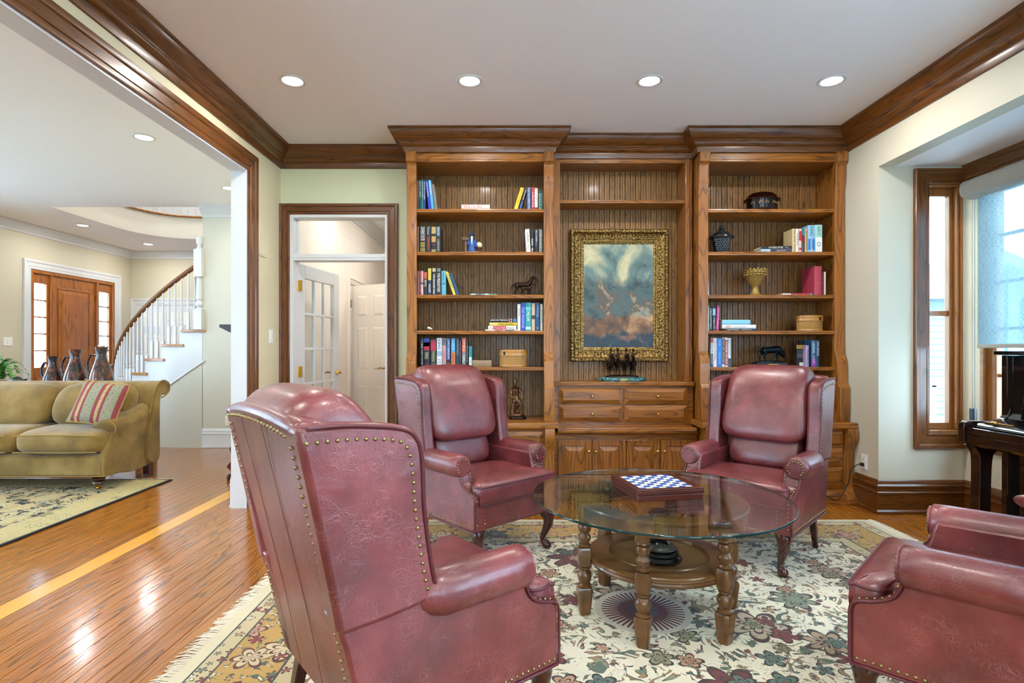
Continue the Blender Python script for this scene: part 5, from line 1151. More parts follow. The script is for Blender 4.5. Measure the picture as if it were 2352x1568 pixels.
# ================================================================ doors
def six_panel(x0, x1, z0, z1, y, parent):
    """two columns, three rows of raised fields on a door face towards -y"""
    w = x1-x0; st = .11*w/.76; mid = (x0+x1)/2
    rows = [(z0+.24, z0+.78), (z0+.96, z0+1.50), (z0+1.62, z1-.12)]
    for a, b in rows:
        for xa, xb in ((x0+st, mid-st*.45), (mid+st*.45, x1-st)):
            part('door_panel', MB().raised(xa, xb, a, b, y+.002, .001, .008, .025, .007), DOORW, parent)
def lever(M, parent):
    part('handle', MB().tube([(0, 0, 0), (0, -.03, 0), (0, -.045, 0)], [.024, .010, .010], 14).tube([(0, -.045, 0), (.02, -.052, .006), (.055, -.050, -.004), (.085, -.05, .004), (.105, -.05, .010)], [.008, .009, .007, .007, .004], 8).xf(M), BRASS, parent, 60)
# french door, standing open into the hall
H0 = Vector((-1.905, 5.055, 0)); FE = Vector((-1.777, 5.845, 0)); dv = (FE-H0).normalized(); wd = (FE-H0).length
MF = Matrix(((dv.x, -dv.y, 0, H0.x), (dv.y, dv.x, 0, H0.y), (0, 0, 1, 0), (0, 0, 0, 1)))   # local x along the leaf, local -y towards the room side
fd = MB().box(0, .115, 0, .04, .01, 2.005).box(wd-.115, wd, 0, .04, .01, 2.005).box(.115, wd-.115, 0, .04, .01, .25).box(.115, wd-.115, 0, .04, 1.88, 2.005)
o = struct('door_1', fd.xf(MF), WHITE, None, .003); gx0, gx1, gz0, gz1 = .115, wd-.115, .25, 1.88
for k in (1, 2): x = gx0+(gx1-gx0)*k/3; part('muntin', MB().box(x-.012, x+.012, .008, .032, gz0, gz1).xf(MF), WHITE, o, None, .003)
for k in range(1, 5): z = gz0+(gz1-gz0)*k/5; part('muntin', MB().box(gx0, gx1, .009, .031, z-.012, z+.012).xf(MF), WHITE, o, None, .003)
for i in range(3):
    for k in range(5):
        part('pane', MB().box(gx0+(gx1-gx0)*i/3+.012, gx0+(gx1-gx0)*(i+1)/3-.012, .018, .021, gz0+(gz1-gz0)*k/5+.012, gz0+(gz1-gz0)*(k+1)/5-.012).xf(MF), PANE, o)
lever(MF @ Matrix.Translation((wd-.055, 0, .985)) @ Matrix.Rotation(PI, 4, 'Y') @ Matrix.Rotation(PI, 4, 'Z') @ Matrix.Rotation(PI, 4, 'Z'), o)
lever(MF @ Matrix.Translation((wd-.055, .04, .985)) @ Matrix.Rotation(PI, 4, 'Z'), o)
for z in (.25, 1.02, 1.80): part('hinge', MB().box(-1.906, -1.868, 5.044, 5.050, z-.05, z+.05).tube([(-1.904, 5.042, z-.05), (-1.904, 5.042, z+.05)], .007, 8), BRASS, o)
# closet door standing ajar further down the hall, with its casing on the hall wall
A0 = Vector((-1.975, 7.02, 0)); A1 = Vector((-1.425, 6.70, 0)); dv = (A1-A0).normalized(); wd = (A1-A0).length
MA = Matrix(((dv.x, -dv.y, 0, A0.x), (dv.y, dv.x, 0, A0.y), (0, 0, 1, 0), (0, 0, 0, 1)))
o = struct('door_2', MB().box(0, wd, 0, .036, .01, 2.02).xf(MA), DOORW, None, .002)
ch = []
before = set(bpy.data.objects)
six_panel(0.0, wd, .01, 2.02, 0.0, o)
for c in set(bpy.data.objects)-before: c.matrix_local = MA
lever(MA @ Matrix.Translation((wd-.05, 0, 1.0)) @ Matrix.Rotation(PI, 4, 'Y'), o)
for z in (.25, 1.8): part('hinge', MB().tube([(A0.x-.006, A0.y-.006, z-.05), (A0.x-.006, A0.y-.006, z+.05)], .008, 8), BRASS, o)
casing([(-2.0, 7.0, 0), (-2.0, 7.0, 2.05), (-2.0, 7.9, 2.05), (-2.0, 7.9, 0)], (1, 0, 0), (DOORW, DOORW, DOORW), [(u*.6, v) for u, v in CAS], sgn=-1)
# entrance door with sidelights (wall x = XF, faces +x)
def ex(mb): return mb
X0 = XF-.07
fr = MB()
for y in (FD0, 8.315, 9.235, FD1-.05): fr.box(X0-.03, XF+.004, y, y+.05, 0, FDZ-.0505)
fr.box(X0-.03, XF+.004, FD0, FD1, FDZ-.05, FDZ)
o = struct('door_3', fr, HONEY, None, .004)
part('leaf', MB().box(X0, X0+.045, 8.365, 9.235, .01, FDZ-.05), HONEY, o)
lf = o.children[-1]
def xpanel(y0, y1, z0, z1, x, bev=.05, rise=.012):
    m = MB().raised(y0, y1, z0, z1, 0, .002, .012, bev, rise)
    return m.xf(Matrix(((0, -1, 0, x), (1, 0, 0, 0), (0, 0, 1, 0), (0, 0, 0, 1))))
part('panel_moulding', MB().box(X0+.045, X0+.058, 8.475, 8.50, .98, 2.16).box(X0+.045, X0+.058, 9.10, 9.125, .98, 2.16).box(X0+.045, X0+.058, 8.475, 9.125, 2.14, 2.165).box(X0+.045, X0+.058, 8.475, 9.125, .97, .995), HONEY, lf, None, .006)
part('panel', xpanel(8.50, 9.10, .995, 2.14, X0+.045), HONEY, lf)
part('panel', xpanel(8.50, 9.10, .22, .86, X0+.045), HONEY, lf)
for z in (.4, 1.25, 2.05): part('hinge', MB().box(X0+.03, X0+.052, 9.225, 9.24, z-.05, z+.05), BRASS, lf)
for y0, y1 in ((FD0+.05, 8.315), (9.285, FD1-.05)):
    s = part('sidelight', MB().box(X0, X0+.045, y0, y0+.045, .01, FDZ-.05).box(X0, X0+.045, y1-.045, y1, .01, FDZ-.05).box(X0, X0+.045, y0+.045, y1-.045, .01, .96).box(X0, X0+.045, y0+.045, y1-.045, 2.19, FDZ-.05), HONEY, o, None, .003)
    part('panel', xpanel(y0+.06, y1-.06, .2, .82, X0+.045, .03), HONEY, s)
    for k in range(5):
        za, zb_ = .96+k*.246, .96+(k+1)*.246; part('pane', MB().box(X0+.02, X0+.024, y0+.045, y1-.045, za+.008, zb_-.008), PANE, s)
        if k: part('muntin', MB().box(X0+.01, X0+.036, y0+.045, y1-.045, za-.009, za+.009), HONEY, s)
casing([(XF, FD0, 0), (XF, FD0, FDZ), (XF, FD1, FDZ), (XF, FD1, 0)], (1, 0, 0), (WHITE, WHITE, WHITE), [(u*.95, v) for u, v in CAS], sgn=-1)
# closet doors on the far foyer wall
cx0, cx1 = PX(316, YFAR), PX(452, YFAR)
casing([(cx0, YFAR, 0), (cx0, YFAR, 2.03), (cx1, YFAR, 2.03), (cx1, YFAR, 0)], (0, -1, 0), (WHITE, WHITE, WHITE), [(u*.8, v) for u, v in CAS], sgn=-1)
for a, b in ((cx0+.002, (cx0+cx1)/2-.001), ((cx0+cx1)/2+.001, cx1-.002)):
    o = struct('door_%d' % (4 if a < cx0+.1 else 5), MB().box(a, b, YFAR-.03, YFAR-.001, .01, 2.02), WHITE); six_panel(a, b, .01, 2.02, YFAR-.03, o)

# ================================================================ curved staircase
SX, SY, SR = -3.9, 8.94, 2.0
def arc(s, r=SR):
    if s < 0: return (SX - s, SY - r)
    return (SX - r*math.sin(s/SR), SY - r*math.cos(s/SR))
t = thing('staircase', 'curved white staircase with oak treads, turned balusters and oak handrail', 'staircase', (-4.9, 8.0, 0))
RUN, RISE, ZT0 = .268, .18, 1.47
def zs(s): return ZT0 - (s+.12)/RUN*RISE     # pitch line at nosings
SOFF = .10
for n in range(-1, 8):
    s0 = -.12+n*RUN; s1 = s0+RUN; z = ZT0-n*RISE
    ss = [s0-.005+(s1+.03-s0)*k/4 for k in range(5)]
    if n == -1: continue
    o = [arc(s, SR+.025) for s in ss]; i_ = [arc(s, SR-1.0) for s in ss]; poly = o+i_[::-1]
    part('tread', MB().prism(poly, 'z', z-.032, z), HONEYX, t, None, .004)
    rp = [arc(s1-.012, SR-.004), arc(s1-.012, SR-1.0), arc(s1+.006, SR-1.0), arc(s1+.006, SR-.004)]
    part('riser', MB().prism(rp, 'z', z-RISE, z-.032), WHITE, t)
st = MB(); ns = 48; smax = 7*RUN+.10
outer = []
for k in range(ns+1):
    s = -.086+(smax+.086)*k/ns; n = min(7, int((s+.12)/RUN+1e-6)); x, y = arc(s, SR); outer.append((x, y, max(.0, zs(s)-.38), ZT0-n*RISE-.032))
for a, b in zip(outer, outer[1:]):
    zt = a[3]
    ai, bi = Vector((SX-a[0], SY-a[1], 0)).normalized()*.03, Vector((SX-b[0], SY-b[1], 0)).normalized()*.03
    st.add([(a[0], a[1], a[2]), (b[0], b[1], b[2]), (b[0], b[1], zt), (a[0], a[1], zt), (a[0]+ai.x, a[1]+ai.y, a[2]), (b[0]+bi.x, b[1]+bi.y, b[2]), (b[0]+bi.x, b[1]+bi.y, zt), (a[0]+ai.x, a[1]+ai.y, zt)],
           [(0, 1, 2, 3), (7, 6, 5, 4), (0, 4, 5, 1), (1, 5, 6, 2), (2, 6, 7, 3), (3, 7, 4, 0)])
part('stringer', st, WHITE, t)
part('string_moulding', MB().tube([(arc(-.12+(smax+.12)*k/ns, SR+.006)[0], arc(-.12+(smax+.12)*k/ns, SR+.006)[1], max(.012, zs(-.12+(smax+.12)*k/ns)-.385)) for k in range(ns+1)], .012, 6), WHITE, t, 60)
uw = MB(); pts = [(arc(-.086+(smax+.086)*k/ns, SR+.002), max(.002, zs(-.086+(smax+.086)*k/ns)-.375)) for k in range(ns+1)]
for (p, za), (q, zb_) in zip(pts, pts[1:]): uw.add([(p[0], p[1], 0), (q[0], q[1], 0), (q[0], q[1], zb_), (p[0], p[1], za), (p[0], p[1]+.05, 0), (q[0], q[1]+.05, 0), (q[0], q[1]+.05, zb_), (p[0], p[1]+.05, za)], [(0, 1, 2, 3), (7, 6, 5, 4), (3, 2, 6, 7)])
struct('wall_under_stair', uw, LIVW, 40)
RAILH = .885
rail = [(arc(s, SR-.03)[0], arc(s, SR-.03)[1], zs(s)+RAILH) for s in [-.05+k*(7*RUN+.05)/40 for k in range(41)]]
nb = Vector((-5.86, 8.02, 0)); rail += [(-5.70, 7.98, rail[-1][2]-.04), (-5.80, 8.0, rail[-1][2]-.05), (nb.x, nb.y, rail[-1][2]-.05)]
part('handrail', MB().tube(rail, [(.032, .028)]*len(rail), 10), oak('rail_oak', '#8a5a30', '#75471f', '#3a2010', 'X', amount=.5), t, 60)
def baluster(x, y, z0, z1, m=WHITE, parent=t):
    h = z1-z0; b = MB().box(x-.016, x+.016, y-.016, y+.016, z0, z0+.22)
    b.lathe([(.015, .215), (.016, .225), (.010, .235), (.015, .25), (.017, .265), (.010, .285), (.014, .292), (.016, .31), (.010, h)], (x, y, z0), 8); return part('baluster', b, m, parent, 45)
k = 0
for k in range(22):
    s = .02+k*RUN/3
    n = int((s+.12)/RUN+1e-6); x, y = arc(s, SR-.03)
    if s < 7*RUN+.1: baluster(x, y, ZT0-n*RISE, zs(s)+RAILH-.02)
def newel(x, y, z0, h, parent, r=.050):
    b = MB().box(x-r, x+r, y-r, y+r, z0, z0+.24)
    b.lathe([(r*.9, .235), (r*.98, .255), (r*.55, .275), (r*.85, .30), (r*.95, .33), (r*.55, .36), (r*.8, .375), (r*.85, .39), (r*.62, h-.50)], (x, y, z0), 12)
    b.box(x-r*.95, x+r*.95, y-r*.95, y+r*.95, z0+h-.50, z0+h-.16)
    b.lathe([(r*.9, h-.165), (r*.5, h-.13), (r*.42, h-.11), (r*.55, h-.10), (r*.70, h-.075), (r*.78, h-.045), (r*.70, h-.015), (r*.3, h+.005), (.004, h+.008)], (x, y, z0), 16)
    return part('newel_post', b, WHITE, parent, 45)
newel(PX(457, 6.92), 6.93, ZT0, PZ(543, 6.92)-ZT0, t); newel(nb.x, nb.y, 0, PZ(790, nb.y), t, .055)
# balustrade of the upper landing
lb = thing('landing_balustrade', 'white balusters along the curved edge of the upper landing', 'railing', (-5, 8.9, ZC+.37))
vp = resample([(x-.02, y+.05, ZC+.335) for x, y in void[10:]], .105)
for p in vp[:34]: baluster(p.x, p.y, ZC+.335, ZC+1.2, WHITE, lb)
part('handrail', MB().tube([(p.x, p.y, ZC+1.21) for p in vp[:34]], .03, 8), HONEYX, lb, 60)

# ================================================================ sofa
def cord():
    g = G('olive_corduroy'); co = g.coord(); w = g.n('TexWave', {'bands_direction': 'X'}, Vector=co, Scale=36.0, Distortion=.6)
    nz = g.n('TexNoise', None, Vector=co, Scale=4.0, Detail=4.0); n2 = g.n('TexNoise', None, Vector=co, Scale=90.0, Detail=2.0)
    c = g.ramp(nz.outputs[0], [(.3, '#6c5322'), (.5, '#876a2e'), (.7, '#a2844a')]); c = g.mix(g.math('MULTIPLY', w.outputs[1], .22), c, '#4a3a14')
    fold = g.n('TexNoise', None, Vector=co, Scale=6.0, Detail=1.0, Distortion=1.0)
    return g.bsdf(c, .85, g.math('ADD', g.math('MULTIPLY', fold.outputs[0], 3.0), g.math('ADD', g.math('MULTIPLY', w.outputs[1], .5), n2.outputs[0])), .35, .006, Sheen_Weight=.35, Sheen_Roughness=.4)
CORD = cord(); WELT = plain('sofa_welt', '#8f7434', .8)
SXR, SYF = -3.445, 4.76        # right side and front of the sofa base
t = thing('sofa', 'olive gold corduroy roll-arm sofa on turned feet in the next room', 'sofa', (SXR-1.1, 5.15, 0))
SW = 2.25; xl = SXR-SW
# base with curved apron
ap = [(SYF, .14), (SYF-.005, .30), (SYF+.03, .325), (5.40, .325), (5.42, .14)]
part('seat_base', MB().prism(ap, 'x', xl, SXR-.03), CORD, t, 40, .012)
def side(x0, x1):
    pr = [(SYF+.004, .13), (SYF-.002, .31)] + smoothpoly([(SYF+.05, .42), (SYF+.10, .50), (SYF+.20, .55)], 4, False) + [(5.32, .60), (5.43, .80), (5.46, .16)] + smoothpoly([(5.42, .15), (5.30, .115), (5.10, .105), (4.95, .13)], 3, False)
    return MB().prism(pr, 'x', x0, x1)
part('side_panel', side(SXR-.055, SXR), CORD, t, 40, .012); part('side_panel', side(xl, xl+.055), CORD, t, 40, .012)
part('back', MB().prism(smoothpoly([(5.28, .34), (5.34, .60), (5.38, .80), (5.42, .885), (5.50, .915), (5.585, .885), (5.60, .82), (5.55, .775), (5.47, .75), (5.46, .45), (5.45, .16), (5.30, .16)], 4), 'x', xl+.004, SXR+.035), CORD, t, 50, .012)
wl_ = [(SXR+.036, y, z) for y, z in smoothpoly([(5.30, .62), (5.355, .80), (5.42, .888), (5.50, .918), (5.587, .888), (5.60, .82), (5.55, .775), (5.475, .75)], 5, False)]
part('welt', MB().tube(wl_, .007, 6), WELT, t, 60)
for s, xx in ((1, SXR), (-1, xl)):
    xa = xx - s*.085
    arm = [Vector((xa, SYF+.10, .525)), Vector((xa, SYF+.11, .53)), Vector((xa, SYF+.22, .555)), Vector((xa, SYF+.40, .58)), Vector((xa, SYF+.62, .62))]
    part('arm_roll', MB().tube(arm, [(.06, .05), (.098, .075), (.105, .085), (.10, .085), (.09, .09)], 18), CORD, t, 60)
    part('arm_welt', MB().tube([(xa+.1*math.cos(a), SYF+.108, .525+.077*math.sin(a)) for a in [k*2*PI/20 for k in range(21)]], .006, 6), WELT, t, 60)
nc = 3; cw = (SW-.10)/nc
for i in range(nc):
    xc = SXR-.06-cw*(i+.5)
    hw = cw/2-.004
    ex_ = .05 if i == 0 else 0
    c = part('seat_cushion', MB().cushion(smoothpoly([(SYF-.055, .36), (SYF-.075, .43), (SYF-.05, .50), (SYF+.10, .535), (SYF+.35, .545), (SYF+.58, .525), (SYF+.60, .40), (SYF+.35, .335), (SYF+.05, .325)], 4), hw+ex_/2, 5.0, 18, xc+ex_/2), CORD, t, 70)
    part('welt', MB().tube([(xc+ex_/2-(hw+ex_/2)*.93+(hw+ex_/2)*1.86*k/12, SYF-.060-.012*math.sin(k/12*PI), .492+.008*math.sin(k/12*PI)) for k in range(13)], .006, 6).tube([(xc+ex_/2-(hw+ex_/2)*.93+(hw+ex_/2)*1.86*k/12, SYF-.055-.010*math.sin(k/12*PI), .352) for k in range(13)], .006, 6), WELT, c, 60)
    b = MB().cushion(smoothpoly([(5.08, .54), (5.07, .66), (5.13, .80), (5.22, .895), (5.33, .90), (5.37, .82), (5.33, .66), (5.27, .54), (5.17, .52)], 4), hw*.98, 4.0, 18, xc)
    c = part('back_cushion', b, CORD, t, 70)
trimn = MB()
for k in range(150): trimn.ball((xl+.03+k*(SW-.06)/149, SYF-.004, .148), .0045, 5, 4)
part('nailhead_row', trimn, NAIL, t, 60, stuff=True)
part('base_welt', MB().tube([(xl, SYF-.002, .138), (SXR-.02, SYF-.002, .138), (SXR+.002, SYF+.02, .138)], .006, 6), WELT, t, 60)
for (fx, fy) in ((SXR-.10, SYF+.06), (xl+.10, SYF+.06)):
    f = part('front_foot', MB().lathe([(.030, .045), (.034, .052), (.052, .062), (.050, .075), (.034, .082), (.052, .090), (.055, .104), (.036, .112), (.050, .118), (.050, .14)], (fx, fy, .0115), 18), MAHOG, t, 60)
    part('caster', MB().lathe([(.020, .028), (.024, .032), (.024, .05)], (fx, fy, .0115), 12).tube([(fx-.010, fy, .0275), (fx+.010, fy, .0275)], .0158, 14), BRASS, f, 50)
for fx in (SXR-.05, xl+.05): part('rear_foot', MB().prism([(fx-.03, 5.37), (fx+.03, 5.37), (fx+.03, 5.44), (fx-.03, 5.44)], 'z', 0, .16), MAHOG, t, None, .004)
# cushions lying on the sofa
def stripe():
    g = G('striped_cushion'); co = g.coord(); s = g.n('SeparateXYZ', None, Vector=co)
    u = g.math('FRACT', g.math('MULTIPLY_ADD', s.outputs[0], 6.2, 10.0)); nz = g.n('TexVoronoi', None, Vector=co, Scale=55.0)
    a = g.ramp(u, [(0, '#8c3840'), (.17, '#b09a68'), (.33, '#8c3840'), (.46, '#8f8c74'), (.98, '#76745e')], 'CONSTANT')
    c = g.mix(g.math('MULTIPLY', g.math('LESS_THAN', nz.outputs[0], .30), .55), a, '#54503c'); return g.bsdf(c, .85, nz.outputs[0], .2, .003)
def throw(name, label, c, w, h, th, tilt, turn, roll, m, wm):
    t = thing(name, label, 'cushion', c); pr = []
    M = Matrix.Translation(c) @ Matrix.Rotation(turn, 4, 'Z') @ Matrix.Rotation(tilt, 4, 'X') @ Matrix.Rotation(roll, 4, 'Y')
    mb = MB(); n = 16; vs = []; fs = []
    for sd in (1, -1):
        for i in range(n+1):
            for j in range(n+1):
                u, v = -1+2*i/n, -1+2*j/n; k = (1-u*u)*(1-v*v); pin = 1-.06*(u*u*(1-v*v)+v*v*(1-u*u))*0+.0
                x = u*w/2*(1-.07*(1-u*u)*0-.06*(1-v*v)*abs(u)**3*0); vs.append((u*w/2*(1-.05*(1-v*v)), -sd*th*.5*k**.42, v*h/2*(1-.05*(1-u*u))))
    N = (n+1)**2
    for q in range(2):
        for i in range(n):
            for j in range(n): a = q*N+i*(n+1)+j; fs.append((a, a+1, a+n+2, a+n+1))
    o = link('cover', MB().add(vs, fs).mesh('cover', 80), m, t, local=True); 
    ML = Matrix.Rotation(turn, 4, 'Z') @ Matrix.Rotation(tilt, 4, 'X') @ Matrix.Rotation(roll, 4, 'Y'); o.matrix_local = ML
    e = []
    for u, v in [(-1+2*k/10, -1) for k in range(10)]+[(1, -1+2*k/10) for k in range(10)]+[(1-2*k/10, 1) for k in range(10)]+[(-1, 1-2*k/10) for k in range(10)]: e.append((u*w/2*(1-.05*(1-v*v)), 0, v*h/2*(1-.05*(1-u*u))))
    p = link('welt', MB().loop_tube(e, .006).mesh('welt', 60), wm, t, local=True); p.matrix_local = ML
    return t
throw('throw_pillow', 'striped red and sage throw pillow propped against the sofa arm', (PX(228, 4.97), 4.97, .745), .40, .40, .13, math.radians(-24), math.radians(8), math.radians(9), stripe(), flat('#a88a48', .8))
# console behind the sofa with jugs and fern
DW = oak('console_wood', '#5a3a22', '#452a16', '#201208', 'X', amount=.6)
t = thing('console_table', 'dark wooden console table behind the sofa carrying the jugs', 'table', (-4.9, 5.95, 0))
part('top', MB().box(-6.0, -3.75, 5.72, 6.14, .74, .775), DW, t, None, .006); part('apron', MB().box(-5.93, -3.82, 5.76, 6.10, .64, .74), DW, t)
for xx in (-5.9, -3.88):
    for yy in (5.79, 6.03): part('leg', MB().box(xx, xx+.05, yy, yy+.05, 0, .64), DW, t, None, .004)
def jugmat():
    g = G('jug_glaze'); nz = g.n('TexNoise', None, Vector=g.coord(), Scale=14.0, Detail=5.0, Roughness=.65); return g.bsdf(g.ramp(nz.outputs[0], [(.34, '#1c2a34'), (.45, '#2c1a16'), (.58, '#5c2c1c'), (.72, '#96583a')]), .2, nz.outputs[0], .15, .004, Coat_Weight=.4)
JUG = jugmat()
def jug(px0, px1, yt, label, hl):
    d = 5.92; xc, r = (PX(px0, d)+PX(px1, d))/2, (PX(px1, d)-PX(px0, d))/2; h = PZ(yt, d)-.7755; c = (xc, d, .7755)
    t = thing('jug', label, 'jug', c, 0, 'brown ceramic jugs')
    part('body', MB().lathe([(r*.55, 0), (r*.85, h*.05), (r, h*.20), (r*.96, h*.34), (r*.70, h*.55), (r*.46, h*.72), (r*.40, h*.82), (r*.50, h*.97), (r*.53, h), (r*.44, h*.99), (r*.34, h*.84)], c, 24), JUG, t, 60)
    part('handle', MB().tube([(xc-r*.42, d, .7755+h*.80), (xc-r*.9, d, .7755+h*.82), (xc-r*1.22, d, .7755+h*.66), (xc-r*1.22, d, .7755+h*.48), (xc-r*.92, d, .7755+h*.36)], [(.016, .012)]*5, 8), JUG, t, 60)
jug(100, 143, 818, 'smallest of three brown ceramic jugs behind the sofa', 0); jug(148, 197, 802, 'middle one of three brown ceramic jugs behind the sofa', 0); jug(207, 258, 796, 'tallest of three brown ceramic jugs behind the sofa', 0)
t = thing('potted_fern', 'green potted fern at the left picture edge behind the sofa', 'plant', (PX(-12, 5.9), 5.9, .775)); fx = PX(-14, 5.9)
part('pot', MB().lathe([(.07, 0), (.10, .10), (.105, .12), (.09, .12), (.085, .09)], (fx, 5.9, .7755), 20), flat('#7a4a30', .6), t, 40)
FERN = [plain('fern_green', '#2f6a28', .5), plain('fern_light', '#4a8434', .5)]
for k in range(26):
    a = RND.uniform(0, 2*PI); L = RND.uniform(.20, .36); up = RND.uniform(.16, .42); fr = MB(); sp = []
    for j in range(12):
        u = j/11; sp.append(Vector((fx+math.cos(a)*L*u, 5.9+math.sin(a)*L*u*.6, .87+up*math.sin(u*2.1)*.9-.16*u*u)))
    fr.tube(sp, [.003-.0002*j for j in range(12)], 4); side_v = Vector((-math.sin(a), math.cos(a)*.6, 0)).normalized()
    for j in range(2, 12):
        for s in (-1, 1):
            l = .055*(1-j/13)+.012; p = sp[j]; q = p+side_v*s*l+Vector((math.cos(a)*.018, 0, -.012)); w = (sp[j]-sp[j-1])*.45
            fr.add([p-w, q, p+w, p+Vector((0, 0, .003))], [(0, 1, 3), (1, 2, 3), (0, 1, 2)])
    part('frond', fr, FERN[k % 2], t)
t = thing('pewter_bird', 'small dark pewter bird beside the fern behind the sofa', 'figurine', (PX(45, 5.86), 5.86, .775))
xc = PX(40, 5.86)
part('body', MB().tube([(xc-.09, 5.86, .86), (xc-.05, 5.86, .895), (xc+.01, 5.86, .90), (xc+.06, 5.86, .885), (xc+.085, 5.86, .905), (xc+.11, 5.86, .915)], [.012, .034, .04, .024, .012, .002], 10), plain('pewter', '#3a3430', .3, Metallic=.6), t, 60)
part('stand', MB().lathe([(.05, 0), (.045, .012), (.015, .02), (.012, .09)], (xc, 5.86, .7755), 14), BRONZE, t, 50)

# ================================================================ second rug, mantel, pedestal
def rug2():
    g = G('beige_navy_rug'); co = g.coord(); s = g.n('SeparateXYZ', None, Vector=co); hx, hy = 1.6, 1.45
    d = g.math('MINIMUM', g.math('SUBTRACT', hx, g.math('ABSOLUTE', s.outputs[0])), g.math('SUBTRACT', hy, g.math('ABSOLUTE', s.outputs[1])))
    f = g.mix(g.n('TexNoise', None, Vector=co, Scale=3.0, Detail=3.0).outputs[0], '#a08a54', '#c2b58c')
    f = leaves(g, f, co, 7.0, 3, ('#a8a890', '#b89470', '#98a084', '#b8a880'), '#5a5a4c', .5)
    dk = g.n('TexNoise', None, Vector=co, Scale=4.2, Detail=3.0, Distortion=2.2)
    b = g.math('MULTIPLY', g.ramp(dk.outputs[0], [(.53, (0, 0, 0, 1)), (.545, (1, 1, 1, 1)), (.60, (1, 1, 1, 1)), (.615, (0, 0, 0, 1))]), g.math('GREATER_THAN', d, .30))
    f = g.mix(b, f, '#161c2a'); f = paint_layer(g, f, flower_layer(g, co, 5.0, 6, 6, .34, ('#b88a6c', '#a0a48c', '#c4b48a', '#1c2434'), keep=.45), '#2a2c34')
    f = g.mix(g.math('LESS_THAN', d, .30), f, g.mix(.5, f, '#b4a670')) ; f = g.mix(g.math('LESS_THAN', d, .024), f, '#11151f')
    nz = g.n('TexNoise', None, Vector=co, Scale=400.0); return g.bsdf(f, .95, nz.outputs[0], .5, .004)
r2 = (-4.74, 3.76, 0)
t = thing('living_room_rug', 'beige and navy floral rug under the olive sofa', 'rug', r2)
part('pile', MB().box(-1.6, 1.6, -1.45, 1.45, .0005, .011), rug2(), t, None, .003, local=True)
fr = MB(); x = -1.59
while x < 1.59: L = RND.uniform(.04, .06); fr.tube([(x, 1.445, .006), (x+RND.uniform(-.008, .008), 1.45+L, .002)], [.0025, .0015], 4); x += .009
part('fringe', fr, FRINGE, t, None, 0, local=True, stuff=True)
MD = plain('mantel_wood', '#1e120c', .3)
solo('mantel_shelf', MB().prism([(-2.138, 1.335), (-2.20, 1.34), (-2.26, 1.365), (-2.32, 1.395), (-2.335, 1.40), (-2.335, 1.425), (-2.138, 1.425)], 'y', 4.5, 5.05), MD, 'dark carved mantel shelf peeping out behind the white jamb', 'shelf', None, 40)
t = thing('carved_stand', 'dark carved wooden stand half hidden behind the white jamb', 'stand', (-2.50, 5.25, 0)); c = (-2.525, 5.27, 0)
part('foot', MB().lathe([(.12, 0), (.13, .02), (.12, .05), (.09, .07), (.10, .09), (.13, .13), (.10, .17), (.06, .19)], c, 18), MAHOG, t, 60)
part('vase_column', MB().lathe([(.06, .19), (.09, .24), (.105, .29), (.08, .34), (.05, .38), (.06, .42)], c, 18), MAHOG, t, 60)
# ================================================================ wall plates
def plate(name, label, cat, M, w=.072, h=.116, kind='switch'):
    t = thing(name, label, cat, M.translation); part('plate', MB().box(-w/2, w/2, -.006, 0, -h/2, h/2).xf(M), PLATE, t, None, .003)
    if kind == 'switch': part('rocker', MB().box(-.016, .016, -.010, -.006, -.032, .032).xf(M), PLATE, t, None, .002)
    else:
        for dz in (-.022, .022):
            s = part('socket', MB().box(-.016, .016, -.009, -.006, dz-.014, dz+.014).xf(M), PLATE, t, None, .003); part('slot', MB().box(-.007, -.004, -.0094, -.009, dz-.003, dz+.007).box(.004, .007, -.0094, -.009, dz-.003, dz+.007).xf(M), flat('#333333'), s)
    return t
def wallM(x, y, z, rot): return Matrix.Translation((x, y, z)) @ Matrix.Rotation(rot, 4, 'Z')
plate('light_switch', 'white light switch on the cream wall strip beside the doorway', 'light switch', wallM(XL, 4.735, PZ(772, 4.735), PI/2))
plate('light_switch', 'wide white light switch plate beside the entrance door', 'light switch', wallM(XF, 7.60, PZ(784, 7.6), PI/2), .14, .116)
plate('wall_outlet', 'white outlet on the right wall with a black plug in it', 'outlet', wallM(XR, 4.311, PZ(1060, 4.311), -PI/2), kind='outlet')
plate('wall_outlet', 'white outlet above the white baseboard near the stairs', 'outlet', wallM(PX(524, YV), YV, PZ(966, YV), 0), kind='outlet')
solo('access_panel', MB().prism([(4.50, 1.985), (4.635, 1.985), (4.635, 2.29), (4.50, 2.29)], 'x', XL, XL+.006).prism([(4.50, 2.0), (4.62, 2.0), (4.62, 2.275), (4.50, 2.275)], 'x', XL+.006, XL+.009), CREAM, 'cream painted access panel on the wall strip beside the oak casing', 'wall panel', None, None, .003)
# ================================================================ piano in the bay
def gloss(name, c): return plain(name, c, .12, Coat_Weight=.8, Coat_Roughness=.04)
PNO = gloss('piano_lacquer', '#1c0d0a'); PNK = gloss('piano_black', '#0b0a0c')
t = thing('upright_piano', 'dark polished upright piano standing in front of the bay window', 'piano', (3.1, 2.8, 0))
py0, py1 = 2.08, 3.50; xf, xm_, xb = 2.835, 3.115, 3.335
part('key_bed', MB().prism([(xf+.02, .63), (xm_, .63), (xm_, .70), (xf, .70), (xf, .645)], 'y', py0, py1-.02), PNO, t, None, .006)
part('key_slip', MB().box(xf, xf+.03, py0+.03, py1-.03, .70, .742), PNO, t, None, .005)
part('cheek', MB().prism(smoothpoly([(xf-.010, .66), (xf-.012, .745), (xf+.005, .772), (xf+.05, .778), (xm_-.05, .785), (xm_, .86)], 4, False)+[(xm_, .64), (xf, .64)], 'y', py1-.045, py1), PNO, t, 40, .006)
